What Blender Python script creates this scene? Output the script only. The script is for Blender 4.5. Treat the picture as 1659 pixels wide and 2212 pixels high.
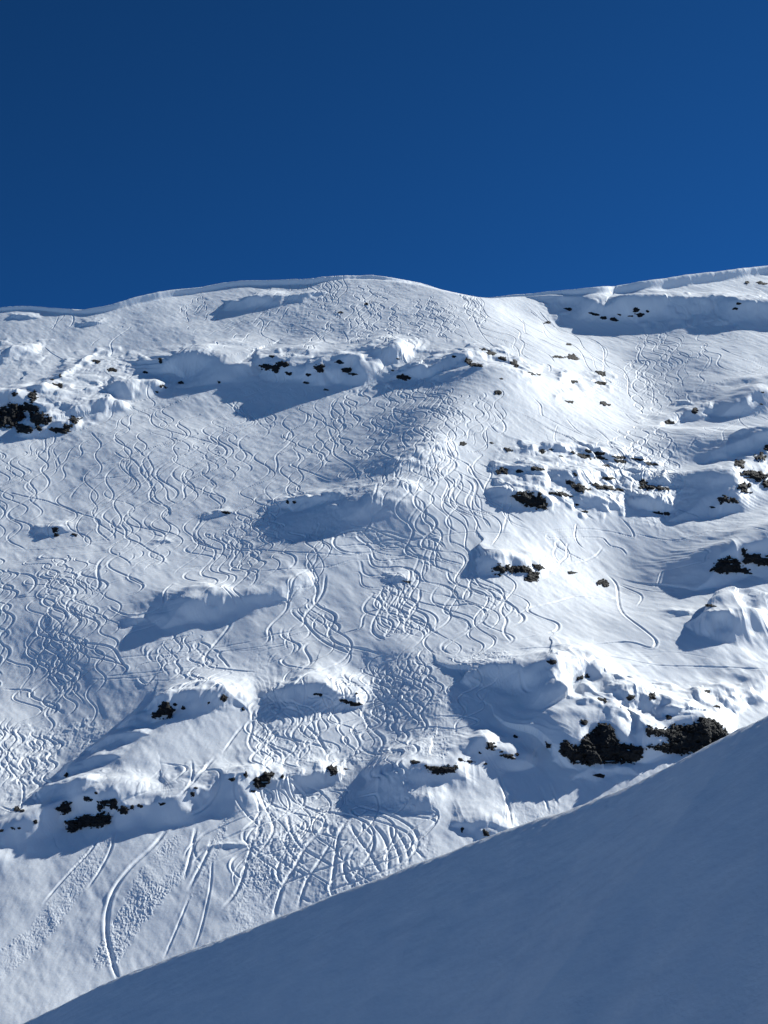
import bpy, math
import numpy as np

for o in list(bpy.data.objects):
    bpy.data.objects.remove(o, do_unlink=True)
SC = bpy.context.scene
COL = SC.collection
rad = math.radians

# ------------------------------------------------------------------ camera
VFOV, PITCH = 38.0, 16.0
cam_d = bpy.data.cameras.new("camera")
cam = bpy.data.objects.new("camera", cam_d); COL.objects.link(cam)
cam_d.sensor_fit = 'VERTICAL'; cam_d.angle_y = rad(VFOV); cam_d.angle = rad(VFOV)
cam_d.clip_start = 0.5; cam_d.clip_end = 60000
cam.rotation_euler = (rad(90 + PITCH), 0, 0)
SC.camera = cam

# ------------------------------------------------------------------ sun and sky
SUN_EL, SUN_AZ = 40.0, 59.0           # azimuth clockwise from +Y (view direction)
sd = np.array([math.sin(rad(SUN_AZ)) * math.cos(rad(SUN_EL)), math.cos(rad(SUN_AZ)) * math.cos(rad(SUN_EL)), math.sin(rad(SUN_EL))])
W = bpy.data.worlds.new("World"); SC.world = W; W.use_nodes = True
nt = W.node_tree; nt.nodes.clear()
wo = nt.nodes.new('ShaderNodeOutputWorld'); bg = nt.nodes.new('ShaderNodeBackground')
sky = nt.nodes.new('ShaderNodeTexSky'); sky.sky_type = 'NISHITA'; sky.sun_disc = False
sky.sun_elevation = rad(SUN_EL); sky.sun_rotation = rad(SUN_AZ)
sky.altitude = 8000; sky.air_density = 1.0; sky.dust_density = 0.0; sky.ozone_density = 10.0
gm = nt.nodes.new('ShaderNodeGamma'); gm.inputs[1].default_value = 1.6
tn = nt.nodes.new('ShaderNodeMix'); tn.data_type = 'RGBA'; tn.blend_type = 'MULTIPLY'; tn.inputs[0].default_value = 1.0; tn.inputs[7].default_value = (.66, 1.20, .79, 1)
nt.links.new(sky.outputs[0], gm.inputs[0]); nt.links.new(gm.outputs[0], tn.inputs[6]); nt.links.new(tn.outputs[2], bg.inputs[0]); bg.inputs[1].default_value = 0.054
nt.links.new(bg.outputs[0], wo.inputs[0])
sun_d = bpy.data.lights.new("sun", 'SUN'); sun = bpy.data.objects.new("sun", sun_d); COL.objects.link(sun)
sun_d.energy = 4.9; sun_d.angle = rad(0.5); sun_d.color = (.985, 1.0, .955)
from mathutils import Vector
sun.rotation_euler = Vector(sd).to_track_quat('Z', 'Y').to_euler()
SC.view_settings.view_transform = 'Standard'; SC.view_settings.look = 'None'
SC.view_settings.gamma = 1.0; SC.view_settings.exposure = 0.60; SC.cycles.diffuse_bounces = 2; SC.view_settings.use_curve_mapping = False

# ------------------------------------------------------------------ geometry of view and mountain face
# D coordinates: photo units, 1659 wide x 2212 high
FD = 1106.0 / math.tan(rad(VFOV / 2)); CX, CY = 829.5, 1106.0
cp, sp = math.cos(rad(PITCH)), math.sin(rad(PITCH))
SLOPE = rad(38.0)
Nn = np.array([0, -math.sin(SLOPE), math.cos(SLOPE)]); Bb = np.array([0, math.cos(SLOPE), math.sin(SLOPE)])
C0 = -262.0
SN, SA, SB = float(sd @ Nn), float(sd[0]), float(sd @ Bb)

def ray(x, y):
    x = np.asarray(x, float); y = np.asarray(y, float)
    ux = (x - CX) / FD; uy = (CY - y) / FD
    ux, uy = np.broadcast_arrays(ux, uy)
    return np.stack([ux, cp - uy * sp, sp + uy * cp], -1)

def to_plane(x, y, n=0.0):
    d = ray(x, y); t = (C0 + n) / (d @ Nn)
    return t * d[..., 0], t * (d @ Bb)

def project(P):
    fy = P[..., 1] * cp + P[..., 2] * sp; up = -P[..., 1] * sp + P[..., 2] * cp
    return CX + FD * P[..., 0] / fy, CY - FD * up / fy

def plane_px(a, b):
    P = np.stack([a + 0 * b, b * Bb[1] + C0 * Nn[1] + 0 * a, b * Bb[2] + C0 * Nn[2] + 0 * a], -1)
    return project(P)

def seg_lin(a, b, n): return np.linspace(a, b, n, endpoint=False)
NX, NY = 1640, 1560
gx = np.concatenate([seg_lin(-900, -60, 60), seg_lin(-60, 1720, NX), np.linspace(1720, 2560, 60)])
gy = np.concatenate([seg_lin(430, 545, 40), seg_lin(545, 760, 380), seg_lin(760, 2230, NY - 200), np.linspace(2230, 3300, 50)])
GX, GY = np.meshgrid(gx, gy)
A, B = to_plane(GX, GY)
brow = B[:, 0]
MX = (1.0 / FD) * np.abs(C0 / (ray(CX, gy) @ Nn))         # metres per D px per row (across)
N = np.zeros_like(A)

# ------------------------------------------------------------------ noise
rng = np.random.default_rng(7)
TAB = rng.random((512, 512)).astype(np.float32)
def vnoise(x, y, s=0):
    x = x + 37.7 * s; y = y - 91.3 * s
    xi = np.floor(x).astype(np.int32); yi = np.floor(y).astype(np.int32)
    fx = (x - xi).astype(np.float32); fy = (y - yi).astype(np.float32)
    fx = fx * fx * fx * (fx * (fx * 6 - 15) + 10); fy = fy * fy * fy * (fy * (fy * 6 - 15) + 10)
    x0 = xi & 511; x1 = (xi + 1) & 511; y0 = yi & 511; y1 = (yi + 1) & 511
    t = TAB[y0, x0] * (1 - fx) + TAB[y0, x1] * fx
    u = TAB[y1, x0] * (1 - fx) + TAB[y1, x1] * fx
    return (t * (1 - fy) + u * fy) * 2 - 1
def fbm(x, y, o=3, s=0, g=0.5):
    r = 0; k = 1.0
    for i in range(o):
        r = r + k * vnoise(x * 2 ** i, y * 2 ** i, s + i * 3); k *= g
    return r
def sstep(x, a, b):
    t = np.clip((x - a) / (b - a), 0, 1); return t * t * (3 - 2 * t)

def catmull(P, step):
    P = np.asarray(P, float); out = []
    Q = np.vstack([2 * P[0] - P[1], P, 2 * P[-1] - P[-2]])
    for i in range(1, len(Q) - 2):
        n = max(2, int(np.hypot(*(Q[i + 1, :2] - Q[i, :2])) / step))
        t = np.linspace(0, 1, n, endpoint=False)[:, None]
        p0, p1, p2, p3 = Q[i - 1], Q[i], Q[i + 1], Q[i + 2]
        out.append(0.5 * ((2 * p1) + (-p0 + p2) * t + (2 * p0 - 5 * p1 + 4 * p2 - p3) * t ** 2 + (-p0 + 3 * p1 - 3 * p2 + p3) * t ** 3))
    out.append(Q[-2][None]); return np.vstack(out)

NS = [None]
def box(Z, r):
    for ax in (0, 1):
        C = np.cumsum(np.concatenate([np.take(Z, [0] * (r + 1), ax), Z, np.take(Z, [-1] * r, ax)], ax), ax)
        n = Z.shape[ax]; k = 2 * r + 1
        Z = (np.take(C, range(k, k + n), ax) - np.take(C, range(0, n), ax)) / k
    return Z
def n_at(a, b):
    N_ = N if NS[0] is None else NS[0]
    x, y = plane_px(np.asarray(a, float), np.asarray(b, float))
    i = np.clip(np.searchsorted(gy, y), 0, len(gy) - 1); j = np.clip(np.searchsorted(gx, x), 0, len(gx) - 1)
    return N_[i, j]

def window(a0, a1, b0, b1):
    # b grows with decreasing y
    i0 = int(np.searchsorted(-brow, -b1)); i1 = int(np.searchsorted(-brow, -b0)) + 1
    i0 = max(0, i0 - 1); i1 = min(len(gy), i1 + 1)
    if i1 <= i0 + 1: return None
    aa = A[i0:i1]
    m = (aa.max(0) >= a0) & (aa.min(0) <= a1)
    js = np.nonzero(m)[0]
    if len(js) < 2: return None
    return slice(i0, i1), slice(js[0], js[-1] + 1)

def map_pts(P, hgt=None):
    """photo points -> plane coordinates, allowing for the height the surface has there"""
    P = np.asarray(P, float); n = np.zeros(len(P)); h = 0 if hgt is None else hgt
    for _ in range(4):
        a, b = to_plane(P[:, 0], P[:, 1], n + h)
        n = n_at(a, b)
    return a, b

def nearest(aw, bw, pa, pb, vals):
    """distance, side (+ = uphill/left of travel) and interpolated values from polyline"""
    best = np.full(aw.shape, 1e9); side = np.zeros(aw.shape); out = [np.zeros(aw.shape) for _ in vals]
    for k in range(len(pa) - 1):
        da, db = pa[k + 1] - pa[k], pb[k + 1] - pb[k]; L2 = da * da + db * db + 1e-9
        ra, rb = aw - pa[k], bw - pb[k]
        t = np.clip((ra * da + rb * db) / L2, 0, 1)
        d2 = (ra - t * da) ** 2 + (rb - t * db) ** 2
        m = d2 < best
        best = np.where(m, d2, best)
        side = np.where(m, np.sign(da * rb - db * ra), side)
        for q, v in enumerate(vals):
            out[q] = np.where(m, v[k] + (v[k + 1] - v[k]) * t, out[q])
    return np.sqrt(best), side, out

# ------------------------------------------------------------------ broad form of the mountain
def line_bump(P, h, s_l, s_r):
    """ridge (h>0) or gully (h<0) along a line in photo space"""
    Q = catmull(P, 60); a, b = map_pts(Q[:, :2])
    R = 2.6 * max(s_l, s_r)
    w = window(a.min() - R, a.max() + R, b.min() - R, b.max() + R)
    aw, bw = A[w], B[w]
    d, sgn, _ = nearest(aw, bw, a, b, [])
    s = (s_l + s_r) / 2
    N[w] += h * np.exp(-(d / s) ** 2)

N += 3.5 * fbm(A / 160, B / 220, 2, 1) + 1.3 * fbm(A / 48, B / 75, 2, 4) - .085 * 30 * np.log1p(np.exp(-(A + 10) / 30))
#                points                                             h   sigma left-of-travel, right
line_bump([(870, 560), (950, 700), (1060, 800), (1130, 900), (1190, 960), (1200, 1060)], 10, 78, 78)
line_bump([(1280, 690), (1370, 780), (1415, 880), (1430, 980), (1435, 1090), (1390, 1180)], -10.5, 46, 46)
line_bump([(1060, 830), (960, 940), (880, 1010), (820, 1110)], 10, 30, 30)
line_bump([(1700, 1150), (1560, 1270), (1480, 1400), (1300, 1480)], 5, 45, 50)
line_bump([(1300, 1150), (1350, 1270), (1420, 1380), (1500, 1440), (1700, 1460)], -6, 35, 30)
line_bump([(660, 1210), (560, 1260), (420, 1300)], 4, 22, 14)
line_bump([(440, 1530), (330, 1620), (230, 1700)], 6, 20, 20)
line_bump([(0, 1420), (100, 1560), (60, 1700)], -5, 30, 26)
line_bump([(780, 1440), (800, 1560), (700, 1700)], -3.5, 16, 16)

# ------------------------------------------------------------------ drops: crest lines whose lower-left side falls away
def drop(P, up=4.0, face=3.2, warp=0.4, seed=0, gain=1.0):
    """P: (x, y, Sy) crest as seen in the photo, Sy = height in the photo of the shade below it"""
    P = [tuple(map(float, p)) for p in P]
    def end(p, q):
        if p[2] <= 0: return []
        L = max(math.hypot(p[0] - q[0], p[1] - q[1]), 1); k = max(8.0, p[2] * .7) / L
        return [(p[0] + (p[0] - q[0]) * k, p[1] + (p[1] - q[1]) * k * .6 + 2, 0.0)]
    P = end(P[0], P[1]) + P + end(P[-1], P[-2])[:]
    Q = catmull(P, 9)
    x, y, S = Q[:, 0], Q[:, 1], np.maximum(Q[:, 2], 0.0)
    e = np.abs(ray(x, y) @ Nn) / np.linalg.norm(ray(x, y), axis=1)
    dist = np.abs(C0) / e
    th = np.arcsin(np.clip(e, 0, 1))
    mp = dist / FD
    h = .72 * gain * S * mp / (SB / SN * np.sin(th) + np.cos(th))
    a, b = map_pts(Q[:, :2], h)
    if len(a) > 8:
        kk = np.hanning(9); kk /= kk.sum(); a = np.convolve(np.pad(a, 4, 'reflect', reflect_type='odd'), kk, 'valid'); b = np.convolve(np.pad(b, 4, 'reflect', reflect_type='odd'), kk, 'valid')
        keep = [0]                                   # drop points that run backwards
        for q in range(1, len(a)):
            if a[q] > a[keep[-1]] + .15: keep.append(q)
        if len(keep) > 3: a, b, h = a[keep], b[keep], h[keep]
        tp = np.clip(np.minimum(np.arange(len(a)), np.arange(len(a))[::-1]) / 2.5, 0, 1); h = h * tp
    hm = max(h.max(), .3); Ru = 3.2 * up * hm; Rd = 3 * face * hm + 4
    R = max(Ru, Rd)
    w = window(a.min() - R, a.max() + R, b.min() - Rd - 5, b.max() + Ru)
    if w is None: return None
    aw, bw = A[w], B[w]
    k = warp * hm
    sc = 1.0 / (2.2 * hm + 1)
    aw2 = aw + k * vnoise(aw * sc, bw * sc, 5 + seed) + .45 * k * vnoise(aw * sc * 2.7, bw * sc * 2.7, 9 + seed)
    bw2 = bw + k * vnoise(aw * sc, bw * sc, 15 + seed) + .45 * k * vnoise(aw * sc * 2.7, bw * sc * 2.7, 19 + seed)
    d, sgn, (hh,) = nearest(aw2, bw2, a, b, [h])
    hh = hh * (1 + .22 * vnoise(aw * sc * 1.3, bw * sc * 1.3, 25 + seed))
    hs = np.maximum(hh, .05)
    upv = hh * np.exp(-(d / (up * (hs * .6 + hm * .4))) ** 1.7)
    t = np.clip(d / (face * hs + .3), 0, 1.0)
    t = (np.sqrt(t * t + .02) - .1414) / .8685
    dn = hh * np.clip(1 - t, 0, 1) ** 1.9
    rb = 1 - np.abs(vnoise(aw / (.55 * hm + .8), bw / (3.0 * hm + 4), 31 + seed)) * 2
    rb2 = 1 - np.abs(vnoise(aw / (.22 * hm + .6), bw / (1.6 * hm + 3), 37 + seed)) * 2
    fl = (.03 * rb + .008 * rb2) * (1 if warp < .5 else 1.7)
    env = np.where(sgn > 0, np.exp(-(d / (1.1 * hs + .5)) ** 2), 1 - sstep(d / (face * hs + .3), .35, 1.0))
    dl = np.where(sgn > 0, upv, dn) + hh * fl * env
    N[w] += dl
    return w, dl

DROPS = [
 # skyline cornice handled apart
 ([(1140, 640, 8), (1240, 636, 40), (1293, 650, 62), (1312, 668, 48), (1345, 650, 60), (1410, 640, 64), (1490, 640, 58), (1566, 638, 58), (1600, 652, 60), (1680, 655, 64), (1780, 650, 60)], dict(up=2.7, face=3.0, warp=.16)),
 ([(478, 648, 0), (510, 648, 26), (560, 640, 36), (620, 636, 30), (700, 630, 10)], {}),
 ([(15, 690, 0), (35, 680, 12), (60, 682, 12), (82, 690, 0)], {}),
 ([(165, 706, 0), (188, 695, 13), (213, 694, 11), (222, 700, 0)], {}),
 ([(-60, 780, 25), (0, 765, 30), (30, 752, 38), (60, 745, 32), (95, 748, 6)], dict(face=3.7)),
 ([(85, 842, 8), (115, 822, 25), (138, 805, 22), (165, 785, 14), (198, 765, 9), (228, 752, 3)], {}),
 ([(-60, 870, 70), (0, 850, 80), (30, 847, 75), (60, 850, 72), (85, 880, 45), (110, 900, 32), (130, 918, 12)], dict(up=3.2, warp=.7)),
 ([(225, 846, 10), (262, 832, 46), (310, 822, 50), (352, 822, 30), (372, 830, 0)], dict(up=3.7, warp=.3)),
 ([(135, 890, 10), (165, 876, 46), (215, 866, 48), (262, 866, 34), (290, 872, 0)], dict(up=3.7, warp=.3)),
 ([(40, 940, 6), (70, 925, 34), (120, 912, 36), (170, 906, 28), (195, 912, 0)], dict(up=3.7, warp=.3)),
 ([(338, 806, 8), (358, 780, 50), (400, 760, 88), (450, 762, 80), (500, 785, 52), (545, 780, 50), (575, 765, 62), (610, 765, 62), (640, 798, 32), (662, 808, 26), (692, 820, 14), (704, 835, 0)], dict(up=3.5, warp=.35)),
 ([(645, 797, 0), (662, 782, 25), (685, 783, 28), (702, 800, 14), (708, 815, 0)], dict(face=3.0)),
 ([(718, 802, 20), (734, 775, 38), (757, 765, 42), (778, 775, 30), (790, 805, 5)], dict(face=3.0)),
 ([(790, 822, 8), (802, 780, 45), (828, 752, 62), (858, 741, 66), (888, 744, 50), (912, 752, 22), (930, 760, 0)], dict(face=3.0)),
 ([(840, 822, 5), (862, 803, 25), (892, 798, 26), (918, 798, 18), (934, 792, 0)], {}),
 ([(912, 812, 10), (935, 788, 36), (965, 772, 46), (1005, 762, 42), (1048, 765, 22), (1092, 775, 14), (1132, 800, 10), (1162, 815, 0)], {}),
 ([(1204, 830, 5), (1213, 808, 22), (1238, 804, 20), (1258, 825, 0)], dict(up=4.5, gain=.7)),
 ([(1274, 828, 0), (1290, 815, 14), (1313, 820, 9), (1324, 830, 0)], dict(up=4.5, gain=.7)),
 ([(1050, 762, 0), (1058, 754, 10), (1085, 757, 10), (1100, 770, 0)], {}),
 ([(845, 1022, 6), (880, 988, 30), (915, 965, 34), (955, 950, 26), (990, 955, 4)], dict(face=6.8, up=4.5, gain=.8)),
 ([(735, 1120, 5), (785, 1088, 28), (830, 1062, 38), (875, 1045, 28), (910, 1040, 4)], dict(face=5.8, up=4.5, gain=.85)),
 ([(1120, 966, 8), (1135, 960, 22), (1170, 962, 14), (1215, 965, 26), (1255, 963, 27), (1295, 968, 32), (1345, 975, 30), (1385, 990, 25), (1418, 1000, 15), (1428, 1010, 0)], dict(up=3.5, warp=.9)),
 ([(1062, 1014, 8), (1100, 1008, 20), (1150, 1012, 22), (1185, 1032, 6)], dict(up=3.5, warp=.9)),
 ([(1212, 1045, 14), (1230, 1018, 36), (1272, 1018, 38), (1322, 1022, 36), (1372, 1025, 32), (1412, 1030, 28), (1440, 1050, 5)], dict(up=3.2, warp=.8)),
 ([(1070, 1052, 28), (1105, 1056, 38), (1150, 1060, 42), (1180, 1072, 28), (1196, 1100, 0)], dict(up=3.2, warp=.7)),
 ([(1250, 1085, 5), (1275, 1070, 30), (1310, 1068, 35), (1335, 1085, 15), (1350, 1100, 0)], dict(face=3.0, warp=1)),
 ([(1375, 1100, 5), (1395, 1075, 38), (1425, 1072, 45), (1450, 1095, 20), (1460, 1110, 0)], dict(face=3.0, warp=1)),
 ([(1455, 1130, 8), (1500, 1098, 34), (1545, 1065, 70), (1580, 1030, 105), (1620, 1000, 115), (1680, 960, 125), (1760, 930, 120)], dict(gain=1.3, up=3.2)),
 ([(1560, 895, 5), (1590, 868, 38), (1635, 845, 52), (1690, 835, 62), (1760, 830, 60)], {}),
 ([(1424, 915, 10), (1450, 898, 25), (1478, 896, 26), (1498, 883, 36), (1528, 880, 24), (1552, 888, 0)], {}),
 ([(1452, 878, 0), (1470, 866, 10), (1492, 868, 6), (1500, 874, 0)], {}),
 ([(1520, 998, 5), (1555, 965, 26), (1610, 945, 32), (1680, 925, 32), (1760, 905, 30)], dict(face=3.1)),
 ([(1505, 1268, 10), (1535, 1232, 40), (1560, 1202, 60), (1590, 1180, 75), (1625, 1165, 85), (1680, 1150, 92), (1760, 1130, 90)], dict(gain=1.3, up=3.2)),
 ([(1515, 1322, 30), (1545, 1306, 75), (1600, 1300, 92), (1650, 1300, 88), (1700, 1310, 30)], dict(gain=1.15, up=3.7, warp=.7)),
 ([(1452, 1335, 0), (1464, 1318, 20), (1484, 1320, 15), (1492, 1330, 0)], {}),
 ([(1020, 1218, 4), (1038, 1208, 48), (1085, 1205, 58), (1135, 1209, 48), (1175, 1215, 35), (1196, 1235, 4)], dict(up=3.5)),
 ([(824, 1262, 0), (846, 1242, 20), (875, 1245, 16), (894, 1258, 0)], {}),
 ([(66, 1160, 0), (82, 1140, 18), (112, 1130, 30), (136, 1138, 24), (150, 1150, 0)], dict(up=3.7)),
 ([(430, 1125, 0), (455, 1107, 15), (488, 1102, 13), (508, 1110, 0)], {}),
 ([(330, 1178, 0), (342, 1167, 11), (360, 1165, 10), (372, 1172, 0)], {}),
 ([(590, 1112, 0), (618, 1082, 30), (655, 1074, 36), (692, 1071, 20), (708, 1080, 0)], {}),
 ([(693, 1090, 0), (708, 1063, 30), (726, 1067, 20), (732, 1080, 0)], {}),
 ([(350, 1352, 8), (392, 1316, 50), (430, 1294, 68), (485, 1290, 56), (555, 1286, 42), (605, 1267, 36), (645, 1253, 32), (690, 1250, 0)], dict(up=3.2)),
 ([(280, 1355, 0), (292, 1335, 20), (308, 1338, 8), (316, 1345, 0)], {}),
 ([(255, 1560, 10), (285, 1542, 44), (335, 1530, 46), (372, 1532, 20), (385, 1540, 0)], dict(up=3.2, warp=.3)),
 ([(190, 1612, 10), (220, 1594, 42), (268, 1580, 46), (310, 1580, 22), (325, 1588, 0)], dict(up=3.2, warp=.3)),
 ([(120, 1665, 8), (150, 1646, 40), (200, 1630, 44), (245, 1628, 22), (262, 1636, 0)], dict(up=3.2, warp=.3)),
 ([(70, 1712, 8), (100, 1696, 46), (150, 1684, 54), (195, 1684, 34), (215, 1694, 0)], dict(up=3.2, warp=.3)),
 ([(318, 1520, 20), (350, 1497, 60), (405, 1490, 62), (445, 1488, 64), (484, 1490, 52), (505, 1505, 30), (530, 1522, 14), (542, 1535, 0)], dict(up=3.2, warp=.35)),
 ([(-160, 1850, 60), (-80, 1822, 85), (0, 1790, 95), (60, 1762, 90), (105, 1742, 85), (135, 1733, 82), (168, 1720, 78), (205, 1710, 72), (243, 1708, 70), (262, 1722, 58), (302, 1728, 50), (335, 1728, 48), (365, 1724, 52), (402, 1711, 60), (435, 1698, 66), (485, 1680, 80), (525, 1673, 76), (565, 1668, 62), (605, 1678, 52), (645, 1670, 46), (702, 1663, 42), (735, 1658, 30), (755, 1670, 0)], dict(gain=1.3, up=3.0, warp=.45)),
 ([(560, 1498, 12), (610, 1482, 60), (655, 1477, 88), (705, 1478, 86), (745, 1493, 60), (775, 1506, 36), (796, 1520, 6)], dict(up=3.2)),
 ([(995, 1470, 18), (1035, 1445, 45), (1085, 1434, 62), (1135, 1427, 82), (1175, 1424, 100), (1215, 1424, 92), (1250, 1434, 72), (1270, 1455, 46), (1295, 1480, 26), (1315, 1505, 6)], dict(gain=1.3, up=3.0, warp=.6)),
 ([(770, 1668, 10), (800, 1650, 52), (840, 1644, 84), (885, 1642, 96), (935, 1646, 102), (985, 1643, 90), (1025, 1630, 68), (1065, 1622, 46), (1105, 1625, 36), (1138, 1640, 6)], dict(gain=1.15, up=2.7, warp=.6)),
 ([(1005, 1625, 5), (1018, 1600, 25), (1042, 1588, 36), (1066, 1590, 30), (1092, 1605, 0)], {}),
 ([(985, 1780, 18), (1005, 1771, 36), (1045, 1773, 46), (1085, 1783, 42), (1120, 1795, 5)], {}),
 ([(1205, 1622, 50), (1230, 1585, 92), (1262, 1562, 104), (1302, 1556, 104), (1335, 1572, 88), (1362, 1590, 72), (1388, 1615, 46), (1400, 1645, 5)], dict(gain=1.2, up=3.0)),
 ([(1300, 1492, 20), (1325, 1486, 48), (1360, 1485, 62), (1395, 1490, 62), (1425, 1503, 56), (1455, 1528, 40), (1474, 1555, 8)], dict(up=3.2, warp=.6)),
 ([(1392, 1572, 56), (1440, 1566, 64), (1490, 1553, 84), (1530, 1546, 86), (1562, 1566, 66), (1600, 1590, 30)], dict(up=2.7)),
 ([(1480, 1540, 4), (1505, 1500, 42), (1537, 1487, 52), (1566, 1505, 42), (1596, 1545, 0)], dict(up=2.9)),
 ([(1585, 1535, 5), (1612, 1490, 46), (1642, 1468, 60), (1690, 1455, 60), (1760, 1450, 60)], dict(up=2.9)),
 ([(1230, 1690, 0), (1250, 1665, 15), (1285, 1659, 26), (1315, 1665, 15), (1345, 1654, 20), (1395, 1680, 0)], {}),
 ([(425, 1845, 0), (455, 1825, 10), (525, 1822, 12), (550, 1827, 0)], dict(up=3.2)),
]
own = [None] * len(DROPS)
for pass_ in range(3):
    for i, (P, kw) in enumerate(DROPS):
        if own[i] is not None: N[own[i][0]] -= own[i][1]
        own[i] = drop(P, seed=i * 7 % 23, **kw)
own = None

# ------------------------------------------------------------------ skyline: crest, cornice lip and the back side falling away
SKY = [(-900, 690), (-300, 676), (0, 665), (35, 661), (75, 661), (130, 668), (180, 668), (240, 660), (270, 650), (300, 640), (345, 632), (365, 626), (430, 622), (480, 612), (553, 606), (640, 604), (700, 600), (750, 596), (800, 595), (860, 602), (905, 607), (930, 613), (975, 625), (1030, 635), (1060, 638), (1106, 634), (1160, 632), (1272, 624), (1350, 613), (1439, 600), (1520, 589), (1606, 579), (1659, 573), (1900, 545), (2560, 500)]
LIP = [(-900, 2), (0, 2), (130, 2), (180, 2.6), (250, 3.8), (345, 4.4), (430, 3.4), (553, 3.2), (700, 3.2), (830, 3), (900, 1.4), (950, .3), (1030, .5), (1060, 1.4), (1200, 2.5), (1300, 4), (1450, 6.5), (1560, 6), (1659, 5), (2560, 5)]
Sk = catmull(SKY, 12); lip = np.interp(Sk[:, 0], [p[0] for p in LIP], [p[1] for p in LIP])
def P3_(n): return A[..., None] * np.array([1., 0, 0]) + B[..., None] * Bb + (C0 + N + n)[..., None] * Nn
def clampsky(pad):
    global N
    for _ in range(2):
        X_, Y_ = project(A[..., None] * np.array([1., 0, 0]) + B[..., None] * Bb + (C0 + N)[..., None] * Nn)
        ys = np.interp(X_, [p[0] for p in SKY], [p[1] for p in SKY]) + pad
        ex = np.maximum(ys - Y_, 0) * (GY > 560)
        ex = box(box(ex, 3), 3)
        N = N - ex * MX[:, None] * 1.0 * (GY > ys - 45)
N = N.astype(float)
clampsky(7)
NS[0] = box(box(N, 12), 9)
sa, sb = map_pts(Sk, lip)
NS[0] = None
_o = np.argsort(sa); _u = np.arange(sa.min(), sa.max(), 1.5); sb = np.interp(_u, sa[_o], sb[_o]); sa = _u
_k = np.hanning(27); _k /= _k.sum(); sb = np.convolve(np.pad(sb, 13, 'edge'), _k, 'valid')
for _ in range(3):
    o_ = np.argsort(sa)
o_ = np.arange(len(sa))
bc = np.interp(A, sa, sb); lp = np.interp(project(P3_(0.0))[0], Sk[:, 0], lip)
bc = bc + 1.0 * vnoise(A / 45, A * 0, 3)
dB = B - bc                                     # + beyond the crest
Nc = N.copy()
below = lp * (1 - sstep(-dB / (lp * 1.7), 0, 1))
N = N + np.where(dB < 0, below, lp)
N = N - np.maximum(dB, 0) ** 1.25 * 0.55
N = np.where(dB > 0, np.minimum(N, 40 - dB * 0.5), N)

# ------------------------------------------------------------------ wind-worked surface
N += 0.36 * fbm(A / 24, B / 36, 3, 11) + 0.10 * fbm(A / 3.5 + B / 9, B / 8, 2, 21) + .018 * fbm(A / 1.3 - B / 6, B / 3.0, 2, 27) * (1 + vnoise(A / 40, B / 60, 29))

def poly_mask(P, soft=14.0):
    """soft mask in photo space (D px) on the grid window"""
    P = np.asarray(P, float)
    a, b = map_pts(P)
    x, y = plane_px(a, b)
    i0, i1 = np.searchsorted(gy, [y.min() - 20, y.max() + 20]); j0, j1 = np.searchsorted(gx, [x.min() - 20, x.max() + 20])
    w = (slice(i0, i1), slice(j0, j1)); X, Y = GX[w], GY[w]
    ins = np.zeros(X.shape, bool); dm = np.full(X.shape, 1e9)
    n = len(x)
    for k in range(n):
        x0, y0, x1, y1 = x[k], y[k], x[(k + 1) % n], y[(k + 1) % n]
        c = ((y0 > Y) != (y1 > Y)) & (X < (x1 - x0) * (Y - y0) / (y1 - y0 + 1e-9) + x0)
        ins ^= c
        dx, dy = x1 - x0, y1 - y0; t = np.clip(((X - x0) * dx + (Y - y0) * dy) / (dx * dx + dy * dy + 1e-9), 0, 1)
        dm = np.minimum(dm, np.hypot(X - x0 - t * dx, Y - y0 - t * dy))
    s = np.where(ins, dm, -dm) + soft * .7 * vnoise(X / 14, Y / 10, 33)
    return w, sstep(s, -soft * .3, soft)

NS[0] = box(box(N, 9), 7)
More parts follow.
